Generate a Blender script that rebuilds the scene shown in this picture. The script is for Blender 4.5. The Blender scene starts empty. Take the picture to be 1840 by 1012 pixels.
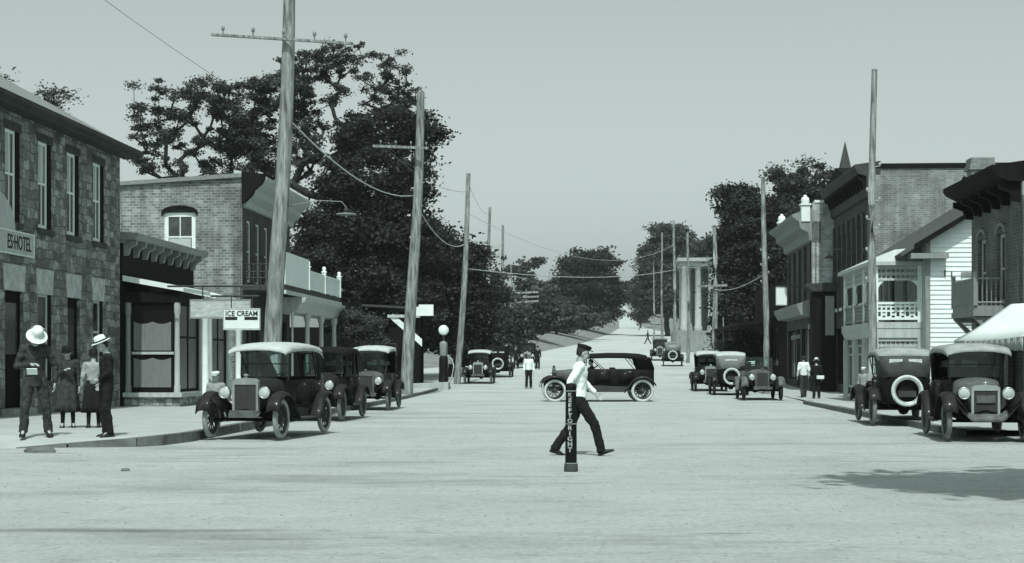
import bpy, math, random
import numpy as np
from mathutils import Matrix, Vector, Euler
R = math.radians
S = bpy.context.scene
COL = S.collection

# ------------------------------------------------------------------ camera, world, sun, exposure
F, HY = 2700.0, 650.0            # focal length and horizon in photograph pixels (1840 wide)
cam = bpy.data.objects.new("camera", bpy.data.cameras.new("camera")); COL.objects.link(cam)
cam.location = (0, 0, 1.5); cam.rotation_euler = (R(90), 0, 0)
cam.data.sensor_width = 36; cam.data.lens = 36 * F / 1840
cam.data.shift_y = (HY - 506) / 1840
cam.data.clip_end = 5000
S.camera = cam
TR, TG, TB = .88, 1.0, .97      # the toned black-and-white print
SUN_EL, SUN_AZ = R(57), R(-2.5)    # sun behind the camera, almost along the street
w = bpy.data.worlds.new("World"); S.world = w; w.use_nodes = True
nt = w.node_tree; nt.nodes.clear()
sk = nt.nodes.new("ShaderNodeTexSky"); sk.sky_type = 'NISHITA'; sk.sun_disc = False
sk.sun_elevation = SUN_EL; sk.sun_rotation = math.pi - SUN_AZ
sk.dust_density = 3.0; sk.air_density = 1.4
bw = nt.nodes.new("ShaderNodeRGBToBW"); mx = nt.nodes.new("ShaderNodeMixRGB"); mx.blend_type = 'MULTIPLY'
mx.inputs[0].default_value = 1; mx.inputs[2].default_value = (.865, 1, .972, 1)
bg = nt.nodes.new("ShaderNodeBackground"); bg.inputs[1].default_value = .134
wo = nt.nodes.new("ShaderNodeOutputWorld")
nt.links.new(sk.outputs[0], bw.inputs[0]); nt.links.new(bw.outputs[0], mx.inputs[1])
nt.links.new(mx.outputs[0], bg.inputs[0]); nt.links.new(bg.outputs[0], wo.inputs[0])
sl = bpy.data.lights.new("sun", 'SUN'); sl.energy = 3.4; sl.angle = R(.6); sl.color = (1, .99, .965)
sun = bpy.data.objects.new("sun", sl); COL.objects.link(sun)
sv = Vector((math.sin(SUN_AZ) * math.cos(SUN_EL), -math.cos(SUN_AZ) * math.cos(SUN_EL), math.sin(SUN_EL)))
sun.rotation_euler = sv.to_track_quat('Z', 'Y').to_euler(); sun.location = (20, -40, 60)
S.view_settings.view_transform = 'Standard'; S.view_settings.look = 'None'
S.view_settings.exposure = 0.2; S.view_settings.gamma = 1.0
S.cycles.max_bounces = 6; S.cycles.transparent_max_bounces = 12

# ------------------------------------------------------------------ helpers
def px(x, y, Y):                 # photograph pixel at distance Y -> point
    return Vector(((x - 920) * Y / F, Y, 1.5 + (HY - y) * Y / F))

PY = [-400, 62, 78, 115, 150, 190, 260, 385, 560, 700, 1500]
PZ = [0, 0, .25, 1.1, 2.5, 3.7, 6.3, 10.8, 22, 29, 34]
EY = [-400, 60, 75, 95, 110, 150, 190, 260, 330, 385, 470, 560, 700, 1500]
EL = [-60, -60, -40, -14, -6, 2.8, 8.4, 16.9, 23.5, 27.5, 32.7, 39, 50, 110]
ER = [60, 60, 50, 34, 26, 23, 25, 28, 29.5, 32.5, 38, 42.5, 54, 115]
def prof(y):
    return float(np.mean(np.interp([y - 10, y - 5, y, y + 5, y + 10], PY, PZ))) if y > 50 else 0.0
def gz(x, y):
    z = prof(y)
    l, r = np.interp(y, EY, EL), np.interp(y, EY, ER)
    k = min(1, max(0, (y - 100) / 50))
    if x < l: d = l - x; z += k * 3.2 * (1 - math.exp(-d / 11))
    if x > r: d = x - r; z += k * 1.8 * (1 - math.exp(-d / 9))
    return z

def T(v): return (v * TR, v * TG, v * TB, 1)
def N(m, t, **kw):
    n = m.node_tree.nodes.new(t)
    for k, v in kw.items(): setattr(n, k, v)
    return n
def base(name, rough=.8):
    m = bpy.data.materials.new(name); m.use_nodes = True
    b = m.node_tree.nodes["Principled BSDF"]; b.inputs["Roughness"].default_value = rough
    return m, b
def ramp(m, fac, stops):
    r = N(m, "ShaderNodeValToRGB")
    el = r.color_ramp.elements
    while len(el) < len(stops): el.new(.5)
    for e, (p, v) in zip(el, stops): e.position = p; e.color = T(v)
    m.node_tree.links.new(fac, r.inputs[0]); return r.outputs[0]
def coord(m, kind="Object", scale=(1, 1, 1)):
    tc = N(m, "ShaderNodeTexCoord"); mp = N(m, "ShaderNodeMapping"); mp.inputs["Scale"].default_value = scale
    m.node_tree.links.new(tc.outputs[kind], mp.inputs[0]); return mp.outputs[0]
def noise(m, vec, scale, detail=4, rough=.6):
    n = N(m, "ShaderNodeTexNoise"); n.inputs["Scale"].default_value = scale
    n.inputs["Detail"].default_value = detail; n.inputs["Roughness"].default_value = rough
    m.node_tree.links.new(vec, n.inputs["Vector"]); return n.outputs["Fac"]
def bump(m, b, h, strength=.3, dist=.02):
    n = N(m, "ShaderNodeBump"); n.inputs["Strength"].default_value = strength; n.inputs["Distance"].default_value = dist
    m.node_tree.links.new(h, n.inputs["Height"]); m.node_tree.links.new(n.outputs[0], b.inputs["Normal"])
def mul(m, a, b_, mode='MULTIPLY', fac=1.0):
    x = N(m, "ShaderNodeMixRGB"); x.blend_type = mode; x.inputs[0].default_value = fac
    m.node_tree.links.new(a, x.inputs[1])
    if isinstance(b_, tuple): x.inputs[2].default_value = b_
    else: m.node_tree.links.new(b_, x.inputs[2])
    return x.outputs[0]
def plain(name, v, rough=.8, var=.25, scale=3.0, sc=(1, 1, 1), bmp=.15, metal=0, coat=0):
    m, b = base(name, rough)
    f = noise(m, coord(m, "Object", sc), scale, 5)
    c = ramp(m, f, [(.3, v * (1 - var)), (.7, v * (1 + var))])
    m.node_tree.links.new(c, b.inputs["Base Color"]); b.inputs["Metallic"].default_value = metal
    b.inputs["Specular IOR Level"].default_value = .5 if metal or rough < .35 else .22 if v > .1 else .1
    if coat: b.inputs["Coat Weight"].default_value = coat; b.inputs["Coat Roughness"].default_value = .15
    if bmp: bump(m, b, f, bmp)
    return m
def brickmat(name, v, var=.35, mortar=.42, row=.1, width=.3, ms=.014):
    m, b = base(name, .9)
    uv = coord(m, "UV")
    t = N(m, "ShaderNodeTexBrick"); t.inputs["Scale"].default_value = 1
    t.inputs["Color1"].default_value = T(v * (1 - var)); t.inputs["Color2"].default_value = T(v * (1 + var))
    t.inputs["Mortar"].default_value = T(mortar); t.inputs["Mortar Size"].default_value = ms
    t.inputs["Brick Width"].default_value = width; t.inputs["Row Height"].default_value = row
    t.inputs["Mortar Smooth"].default_value = .3
    m.node_tree.links.new(uv, t.inputs["Vector"])
    f = noise(m, uv, .7, 6, .65)
    c = mul(m, t.outputs["Color"], ramp(m, f, [(.3, .7), (.7, 1.2)]))
    f2 = noise(m, coord(m, "UV", (3, .25, 1)), 1.3, 4)
    c = mul(m, c, ramp(m, f2, [(.35, .72), (.6, 1.12)]))
    f3 = noise(m, coord(m, 'UV', (1, 1, 1)), .35, 4, .6); c = mul(m, c, ramp(m, f3, [(.35, .75), (.6, 1.1)]))
    c = mul(m, c, (1 / TR ** 3, 1, 1 / TB ** 3, 1))
    m.node_tree.links.new(c, b.inputs["Base Color"]); bump(m, b, t.outputs["Fac"], -.5, .01)
    return m
def stonemat(name, lo, hi, sx=2.0, sy=3.4, joint=.05, bw_=.5, rh=.27):
    m, b = base(name, .95)
    uv = coord(m, "UV", (sx, sy, 1))
    nz = noise(m, uv, 1.2, 2); mix = N(m, "ShaderNodeMixRGB"); mix.inputs[0].default_value = .16
    cb = N(m, "ShaderNodeCombineXYZ"); m.node_tree.links.new(nz, cb.inputs[0]); m.node_tree.links.new(nz, cb.inputs[1])
    m.node_tree.links.new(uv, mix.inputs[1]); m.node_tree.links.new(cb.outputs[0], mix.inputs[2])
    outs = []
    for feat in ('F1', 'DISTANCE_TO_EDGE'):
        v = N(m, "ShaderNodeTexVoronoi"); v.voronoi_dimensions = '2D'; v.feature = feat; v.distance = 'CHEBYCHEV' if feat == 'F1' else v.distance
        v.inputs["Scale"].default_value = 1.15; v.inputs["Randomness"].default_value = .8
        m.node_tree.links.new(mix.outputs[0], v.inputs["Vector"]); outs.append(v)
    outs[0].distance = 'EUCLIDEAN'
    sep = N(m, "ShaderNodeSeparateColor"); m.node_tree.links.new(outs[0].outputs["Color"], sep.inputs[0])
    t = N(m, "ShaderNodeTexBrick"); t.inputs["Scale"].default_value = 1; t.inputs["Color1"].default_value = T(lo); t.inputs["Color2"].default_value = T(hi); t.inputs["Mortar"].default_value = T(lo * .8)
    t.inputs["Mortar Size"].default_value = .02; t.inputs["Mortar Smooth"].default_value = .6; t.inputs["Brick Width"].default_value = bw_; t.inputs["Row Height"].default_value = rh; t.offset = .43; t.squash = .62; t.squash_frequency = 2
    wv = noise(m, coord(m, "UV"), 2.2, 3); wm = N(m, "ShaderNodeVectorMath"); wm.operation = 'SCALE'; nz3 = N(m, "ShaderNodeTexNoise"); nz3.inputs["Scale"].default_value = 2.4; nz3.inputs["Detail"].default_value = 3
    uv0 = coord(m, "UV"); m.node_tree.links.new(uv0, nz3.inputs["Vector"]); m.node_tree.links.new(nz3.outputs["Color"], wm.inputs[0]); wm.inputs["Scale"].default_value = .26
    ad = N(m, "ShaderNodeVectorMath"); ad.operation = 'ADD'; m.node_tree.links.new(uv0, ad.inputs[0]); m.node_tree.links.new(wm.outputs[0], ad.inputs[1]); m.node_tree.links.new(ad.outputs[0], t.inputs["Vector"])
    c = mul(m, t.outputs["Color"], ramp(m, sep.outputs[0], [(0, .55), (1, 1.25)]))
    f = noise(m, coord(m, "UV"), 6, 6, .7)
    c = mul(m, c, ramp(m, f, [(.3, .6), (.7, 1.3)]))
    c = mul(m, c, (1 / TR ** 2, 1, 1 / TB ** 2, 1))
    m.node_tree.links.new(c, b.inputs["Base Color"]); bump(m, b, t.outputs["Fac"], -.8, .03)
    return m

def leafmat(name, v, trans=.35):
    m, b = base(name, .6)
    f = noise(m, coord(m, "Object"), .55, 3)
    f2 = noise(m, coord(m, "Object"), 5.0, 2)
    c = mul(m, ramp(m, f, [(.3, v * .55), (.7, v * 1.5)]), ramp(m, f2, [(.3, .6), (.7, 1.4)]))
    c = mul(m, c, (1 / TR, 1, 1 / TB, 1))
    nt = m.node_tree; nt.links.new(c, b.inputs["Base Color"])
    b.inputs["Specular IOR Level"].default_value = .06
    tr = N(m, "ShaderNodeBsdfTranslucent"); nt.links.new(c, tr.inputs[0])
    mixs = N(m, "ShaderNodeMixShader"); mixs.inputs[0].default_value = trans
    out = nt.nodes["Material Output"]
    nt.links.new(b.outputs[0], mixs.inputs[1]); nt.links.new(tr.outputs[0], mixs.inputs[2]); nt.links.new(mixs.outputs[0], out.inputs[0])
    return m

M = {}
M['dark'] = plain('dark_paint', .007, .6, .4)
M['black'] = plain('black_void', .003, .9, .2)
M['paint'] = plain('car_paint', .007, .62, .5, 5, bmp=.05, coat=.08)
M['paint2'] = plain('dusty_car_paint', .018, .62, .5, 5, bmp=.05, coat=.15)
M['paint3'] = plain('faded_car_paint', .10, .5, .4, 5, bmp=.05)
M['canvas'] = plain('light_canvas', .42, .9, .12, 6, bmp=.2)
M['canvas2'] = plain('grey_canvas', .17, .9, .2, 5, bmp=.2)
M['canvas3'] = plain('black_canvas', .008, .8, .3, 5, bmp=.2)
M['canvas5'] = plain('charcoal_canvas', .06, .9, .3, 5, bmp=.3)
M['canvas4'] = plain('worn_grey_canvas', .27, .9, .25, 4, bmp=.3)
M['celluloid'] = plain('cloudy_celluloid', .4, .3, .3, 8)
M['tyre'] = plain('dusty_tyre', .16, .85, .35, 8)
M['tyre4'] = plain('worn_tyre', .27, .85, .3, 8)
M['tyre2'] = plain('pale_tyre', .5, .85, .2, 8)
M['tyre3'] = plain('dark_tyre', .03, .85, .35, 8)
M['spoke'] = plain('spoke_wood', .05, .6, .3, 8)
M['nickel'] = plain('nickel', .5, .3, .1, 4, metal=.7, bmp=0)
M['core'] = brickmat('radiator_core', .06, .2, .02, .02, .02, .004)
M['seat'] = plain('seat_leather', .006, .5, .3)
M['glasslens'] = plain('lamp_lens', .45, .12, .25, 30)
M['white'] = plain('white_paint', .72, .6, .08, 3, bmp=.08)
M['offwhite'] = plain('weathered_white', .42, .7, .18, 3, (3, 3, .6))
M['palegrey'] = plain('pale_grey_paint', .33, .7, .15, 3)
M['grey'] = plain('grey_paint', .22, .7, .2, 3, (3, 3, .6))
M['greydk'] = plain('dark_grey_paint', .05, .7, .3, 3)
M['wood'] = plain('pole_wood', .21, .9, .75, 11, (1, 1, .14), .8)
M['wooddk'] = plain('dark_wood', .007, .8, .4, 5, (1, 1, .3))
M['roof'] = plain('roof_shingle', .2, .9, .35, 7, (1, 1, 4), .5)
M['roofdk'] = plain('dark_shingle', .075, .9, .5, 7, (1, 1, 4), .5)
M['sidewalk'] = plain('sidewalk_concrete', .37, .9, .12, 1.2, bmp=.1)
M['kerb'] = plain('kerb_stone', .13, .9, .4, 3)
M['stone'] = stonemat('rubble_stone', .10, .31, 2.6, 4.2, .045, .42, .24)
M['stonetrim'] = plain('dressed_stone', .26, .9, .25, 4, bmp=.4)
M['stonelt'] = plain('pale_voussoir', .42, .9, .3, 4, bmp=.4)
M['stonedk'] = plain('dark_stone_sill', .06, .9, .3, 4, bmp=.4)
M['stonebase'] = stonemat('foundation_stone', .18, .45, 4, 6, .05, .35, .16)
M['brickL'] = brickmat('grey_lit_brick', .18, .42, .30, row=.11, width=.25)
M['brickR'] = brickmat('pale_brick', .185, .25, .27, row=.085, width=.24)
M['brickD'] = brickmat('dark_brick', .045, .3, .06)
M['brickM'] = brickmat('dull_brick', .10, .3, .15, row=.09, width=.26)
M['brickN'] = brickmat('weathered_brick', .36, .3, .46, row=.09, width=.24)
M['glass'] = plain('dark_window_glass', .008, .22, .3, 2, bmp=.03)
M['glassg'] = plain('grey_window_glass', .07, .12, .4, 2, bmp=.03)
M['curtain'] = plain('grey_curtain', .17, .9, .15, 5, (6, 6, .5))
M['curtainl'] = plain('pale_blind', .42, .9, .1, 5)
M['skin'] = plain('skin', .36, .6, .08, 8, bmp=0)
M['hair'] = plain('dark_hair', .03, .7, .3, 30)
M['cloth_dk'] = plain('dark_cloth', .014, .95, .4, 12, bmp=.4)
M['cloth_md'] = plain('grey_cloth', .04, .95, .4, 12, bmp=.4)
M['cloth_lt'] = plain('light_cloth', .26, .95, .2, 12, bmp=.3)
M['cloth_wh'] = plain('white_cloth', .75, .9, .08, 12, bmp=.3)
M['straw'] = plain('straw_hat', .62, .8, .12, 20, bmp=.2)
M['shoe'] = plain('shoe_leather', .02, .4, .3)
M['awn'] = plain('white_awning', .78, .9, .05, 2, bmp=.15)
M['awng'] = plain('grey_valance', .3, .9, .5, 3, (6, 6, .4), .2)
M['letters'] = plain('dark_letters', .02, .6, .1)
M['letterw'] = plain('white_letters', .32, .6, .95, 45)
M['signgrey'] = plain('faded_sign_board', .42, .8, .35, 4, (1, 1, 3))
M['leaf'] = leafmat('leaves', .075, .35)
M['leafdk'] = leafmat('dark_leaves', .042, .25)
M['leaflt'] = leafmat('pale_leaves', .14)
M['leafmid'] = leafmat('mid_leaves', .085)
M['bark'] = plain('bark', .03, .95, .4, 6, (1, 1, .3), .5)
M['wire'] = plain('wire', .12, .6, .1, bmp=0)
M['wirel'] = plain('pale_wire', .5, .6, .1, bmp=0)
def glass_thin():
    m, b = base('thin_glass', .1); nt = m.node_tree
    t = N(m, "ShaderNodeBsdfTransparent"); g = N(m, "ShaderNodeBsdfGlossy"); g.inputs["Roughness"].default_value = .08
    t.inputs[0].default_value = T(.96)
    mixs = N(m, "ShaderNodeMixShader"); mixs.inputs[0].default_value = .07
    nt.links.new(t.outputs[0], mixs.inputs[1]); nt.links.new(g.outputs[0], mixs.inputs[2])
    nt.links.new(mixs.outputs[0], nt.nodes["Material Output"].inputs[0]); return m
M['thin'] = glass_thin()
def roadmat():
    m, b = base('packed_dirt_road', .95)
    v = coord(m, "Object"); c1 = noise(m, v, .35, 8, .65)
    c = ramp(m, c1, [(.25, .285), (.5, .325), (.75, .36)])
    st = noise(m, coord(m, "Object", (.22, 1.3, 1)), 1.3, 8, .8)
    c = mul(m, c, ramp(m, st, [(.30, .6), (.37, .98), (.7, 1.06)]))
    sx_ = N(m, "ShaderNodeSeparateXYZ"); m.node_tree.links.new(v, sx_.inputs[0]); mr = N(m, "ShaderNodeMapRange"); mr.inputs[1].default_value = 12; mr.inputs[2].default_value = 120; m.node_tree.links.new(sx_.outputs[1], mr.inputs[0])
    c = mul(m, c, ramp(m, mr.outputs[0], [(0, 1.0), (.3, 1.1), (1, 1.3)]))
    bl = noise(m, coord(m, 'Object', (.5, 1.6, 1)), .28, 5, .7); c = mul(m, c, ramp(m, bl, [(.33, .72), (.46, 1.0), (.8, 1.06)]))
    md = noise(m, v, 2.2, 6, .8); c = mul(m, c, ramp(m, md, [(.34, .8), (.45, 1.0), (.7, 1.06)]))
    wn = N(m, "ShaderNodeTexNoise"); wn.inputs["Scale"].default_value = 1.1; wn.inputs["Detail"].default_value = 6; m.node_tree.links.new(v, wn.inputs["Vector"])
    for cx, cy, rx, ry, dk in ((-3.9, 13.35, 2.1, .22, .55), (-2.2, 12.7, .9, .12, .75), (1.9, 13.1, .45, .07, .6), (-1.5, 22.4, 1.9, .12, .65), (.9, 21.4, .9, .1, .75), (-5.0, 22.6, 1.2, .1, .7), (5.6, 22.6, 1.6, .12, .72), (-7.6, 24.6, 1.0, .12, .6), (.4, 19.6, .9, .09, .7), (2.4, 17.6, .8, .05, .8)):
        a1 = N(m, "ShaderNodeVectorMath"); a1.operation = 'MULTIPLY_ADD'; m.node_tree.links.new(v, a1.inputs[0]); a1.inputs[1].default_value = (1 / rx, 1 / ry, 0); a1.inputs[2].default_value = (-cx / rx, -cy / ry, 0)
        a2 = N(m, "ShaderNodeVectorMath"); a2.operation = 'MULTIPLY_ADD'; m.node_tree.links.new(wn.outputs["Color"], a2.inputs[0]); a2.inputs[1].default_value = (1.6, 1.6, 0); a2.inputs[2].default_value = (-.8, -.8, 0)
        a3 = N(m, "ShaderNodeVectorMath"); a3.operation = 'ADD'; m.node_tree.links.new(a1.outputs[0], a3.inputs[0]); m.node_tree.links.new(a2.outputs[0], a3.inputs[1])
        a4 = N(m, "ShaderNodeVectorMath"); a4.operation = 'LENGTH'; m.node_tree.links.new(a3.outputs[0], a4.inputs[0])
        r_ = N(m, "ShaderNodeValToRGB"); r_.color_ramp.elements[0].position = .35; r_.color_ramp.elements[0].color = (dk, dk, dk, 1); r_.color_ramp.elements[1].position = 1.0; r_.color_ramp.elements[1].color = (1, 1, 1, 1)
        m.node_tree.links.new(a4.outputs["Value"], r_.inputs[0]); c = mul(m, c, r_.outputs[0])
    fn = noise(m, v, 14, 6, .75)
    c = mul(m, c, ramp(m, fn, [(.28, .7), (.5, 1.0), (.75, 1.18)]))
    sp = noise(m, v, 5, 3, .8)
    c = mul(m, c, ramp(m, sp, [(.24, .6), (.33, 1.0), (.9, 1.02)]))
    c = mul(m, c, (1 / TR ** 6, 1, 1 / TB ** 6, 1))
    m.node_tree.links.new(c, b.inputs["Base Color"]); b.inputs["Specular IOR Level"].default_value = .15
    bump(m, b, fn, .5, .03); return m
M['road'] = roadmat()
def grassmat():
    m, b = base('rough_grass', .95)
    v = coord(m, "Object"); c = ramp(m, noise(m, v, .5, 8, .7), [(.3, .13), (.7, .22)])
    c = mul(m, c, ramp(m, noise(m, v, 4, 6, .8), [(.3, .6), (.7, 1.3)])); c = mul(m, c, (1 / TR, 1, 1 / TB, 1))
    m.node_tree.links.new(c, b.inputs["Base Color"]); bump(m, b, c, .4, .1); return m
M['grass'] = grassmat()

class MB:
    def __init__(s): s.v = []; s.f = []; s.m = Matrix.Identity(4); s.sm = []
    def add(s, vs, fs, smooth=False):
        n = len(s.v); s.v += [tuple(s.m @ Vector(p)) for p in vs]
        s.f += [tuple(i + n for i in f) for f in fs]; s.sm += [smooth] * len(fs); return s
    def box(s, x0, x1, y0, y1, z0, z1):
        if x0 > x1: x0, x1 = x1, x0
        if y0 > y1: y0, y1 = y1, y0
        if z0 > z1: z0, z1 = z1, z0
        return s.add([(x0, y0, z0), (x1, y0, z0), (x1, y1, z0), (x0, y1, z0), (x0, y0, z1), (x1, y0, z1), (x1, y1, z1), (x0, y1, z1)],
              [(0, 3, 2, 1), (4, 5, 6, 7), (0, 1, 5, 4), (1, 2, 6, 5), (2, 3, 7, 6), (3, 0, 4, 7)])
    def cyl(s, p0, p1, r0, r1=None, n=10, caps=True):
        r1 = r0 if r1 is None else r1
        p0, p1 = Vector(p0), Vector(p1); d = (p1 - p0)
        if d.length < 1e-6: return s
        q = d.to_track_quat('Z', 'Y'); vs = []
        for p, r in ((p0, r0), (p1, r1)):
            for i in range(n):
                a = 2 * math.pi * i / n; vs.append(p + q @ Vector((r * math.cos(a), r * math.sin(a), 0)))
        s.add(vs, [(i, (i + 1) % n, n + (i + 1) % n, n + i) for i in range(n)], True)
        if caps: s.add(vs, [tuple(range(n - 1, -1, -1)), tuple(range(n, 2 * n))])
        return s
    def tube(s, pts, rs, n=8):
        pts = [Vector(p) for p in pts]; vs = []
        if not hasattr(rs, '__len__'): rs = [rs] * len(pts)
        for i, p in enumerate(pts):
            d = (pts[min(i + 1, len(pts) - 1)] - pts[max(i - 1, 0)]); q = d.to_track_quat('Z', 'Y')
            for k in range(n):
                a = 2 * math.pi * k / n; vs.append(p + q @ Vector((rs[i] * math.cos(a), rs[i] * math.sin(a), 0)))
        fs = [(i * n + k, i * n + (k + 1) % n, (i + 1) * n + (k + 1) % n, (i + 1) * n + k) for i in range(len(pts) - 1) for k in range(n)]
        s.add(vs, fs, True); s.add(vs, [tuple(range(n - 1, -1, -1)), tuple(range(len(vs) - n, len(vs)))]); return s
    def lathe(s, prof, c=(0, 0, 0), n=16, q=None, sx=1, sy=1):
        c = Vector(c); vs = []
        for r, z in prof:
            for i in range(n):
                a = 2 * math.pi * i / n; p = Vector((r * math.cos(a) * sx, r * math.sin(a) * sy, z))
                vs.append(c + (q @ p if q else p))
        k = len(prof)
        s.add(vs, [(j * n + i, j * n + (i + 1) % n, (j + 1) * n + (i + 1) % n, (j + 1) * n + i) for j in range(k - 1) for i in range(n)], True)
        s.add(vs, [tuple(range(n - 1, -1, -1)), tuple(range((k - 1) * n, k * n))]); return s
    def torus(s, c, R_, r, axis='X', n=28, k=8, sq=1.0):
        c = Vector(c); vs = []
        for i in range(n):
            a = 2 * math.pi * i / n
            for j in range(k):
                b = 2 * math.pi * j / k; rr = R_ + r * math.cos(b); h = r * math.sin(b) * sq
                vs.append(c + (Vector((h, rr * math.cos(a), rr * math.sin(a))) if axis == 'X' else Vector((rr * math.cos(a), rr * math.sin(a), h)) if axis == 'Z' else Vector((rr * math.cos(a), h, rr * math.sin(a)))))
        s.add(vs, [(i * k + j, i * k + (j + 1) % k, ((i + 1) % n) * k + (j + 1) % k, ((i + 1) % n) * k + j) for i in range(n) for j in range(k)], True); return s
    def grid(s, rows, smooth=True, close=False):     # rows of points
        n = len(rows[0]); vs = [p for r in rows for p in r]
        fs = []
        for i in range(len(rows) - 1):
            for j in range(n - (0 if close else 1)):
                fs.append((i * n + j, i * n + (j + 1) % n, (i + 1) * n + (j + 1) % n, (i + 1) * n + j))
        return s.add(vs, fs, smooth)
    def prism(s, poly, x0, x1, axis='X'):            # polygon in (y,z) swept along x (or (x,z) along y, (x,y) along z)
        f = {'X': lambda a, b, t: (t, a, b), 'Y': lambda a, b, t: (a, t, b), 'Z': lambda a, b, t: (a, b, t)}[axis]
        n = len(poly); vs = [f(a, b, x0) for a, b in poly] + [f(a, b, x1) for a, b in poly]
        return s.add(vs, [tuple(range(n - 1, -1, -1)), tuple(range(n, 2 * n))] + [(i, (i + 1) % n, n + (i + 1) % n, n + i) for i in range(n)])
    def build(s, name, mat, parent=None, loc=None, solid=0, bevel=0):
        me = bpy.data.meshes.new(name); me.from_pydata(s.v, [], s.f); me.validate()
        if len(me.polygons) == len(s.sm): me.polygons.foreach_set("use_smooth", s.sm)
        me.materials.append(M[mat] if isinstance(mat, str) else mat)
        nv = len(me.vertices); nl = len(me.loops)
        co = np.empty(nv * 3); me.vertices.foreach_get("co", co); co = co.reshape(-1, 3)
        li = np.empty(nl, int); me.loops.foreach_get("vertex_index", li)
        lt = np.empty(len(me.polygons), int); me.polygons.foreach_get("loop_total", lt)
        nr = np.empty(len(me.polygons) * 3); me.polygons.foreach_get("normal", nr); nr = np.repeat(nr.reshape(-1, 3), lt, 0)
        P = co[li]; ax = np.abs(nr)
        u = np.where(ax[:, 2] > .7, P[:, 0], np.where(ax[:, 0] > ax[:, 1], P[:, 1], P[:, 0]))
        v = np.where(ax[:, 2] > .7, P[:, 1], P[:, 2])
        uv = me.uv_layers.new(name="UVMap"); uv.data.foreach_set("uv", np.stack([u, v], 1).ravel())
        o = bpy.data.objects.new(name, me); COL.objects.link(o)
        if parent is not None: o.parent = parent
        if loc is not None: o.location = loc
        if solid: md = o.modifiers.new("solid", 'SOLIDIFY'); md.thickness = solid; md.offset = 0
        if bevel: md = o.modifiers.new("bevel", 'BEVEL'); md.width = bevel; md.segments = 2; md.limit_method = 'ANGLE'
        return o

def tag(o, label=None, cat=None, group=None, kind=None):
    if label: o["label"] = label
    if cat: o["category"] = cat
    if group: o["group"] = group
    if kind: o["kind"] = kind
    return o
def empty(name, loc, rz=0, label=None, cat=None, group=None):
    o = bpy.data.objects.new(name, None); COL.objects.link(o); o.location = loc; o.rotation_euler = (0, 0, rz)
    o.empty_display_size = .3
    return tag(o, label, cat, group)
def kids(o): return [c for c in bpy.data.objects if c.parent == o]
def copy_tree(o, parent=None):
    c = o.copy(); COL.objects.link(c); c.parent = parent
    for ch in kids(o): copy_tree(ch, c)
    return c
def text(body, size, name, mat, parent, mtx, ext=.006, sx=1.0, bold=0.0, align='CENTER', spacing=1.0, line=1.0):
    cu = bpy.data.curves.new("t", 'FONT'); cu.body = body; cu.size = size; cu.extrude = ext; cu.align_x = align; cu.align_y = 'CENTER'
    cu.offset = bold; cu.space_character = spacing; cu.space_line = line; cu.resolution_u = 3
    o = bpy.data.objects.new("t", cu); COL.objects.link(o)
    me = bpy.data.meshes.new_from_object(o.evaluated_get(bpy.context.evaluated_depsgraph_get()))
    bpy.data.objects.remove(o); bpy.data.curves.remove(cu)
    me.transform(mtx @ Matrix.Diagonal((sx, 1, 1, 1))); me.materials.clear(); me.materials.append(M[mat]); me.name = name
    o = bpy.data.objects.new(name, me); COL.objects.link(o); o.parent = parent; return o
def basis(right, up, org):
    r, u = Vector(right).normalized(), Vector(up).normalized(); n = r.cross(u)
    m = Matrix((r, u, n)).transposed().to_4x4(); m.translation = Vector(org); return m

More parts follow.
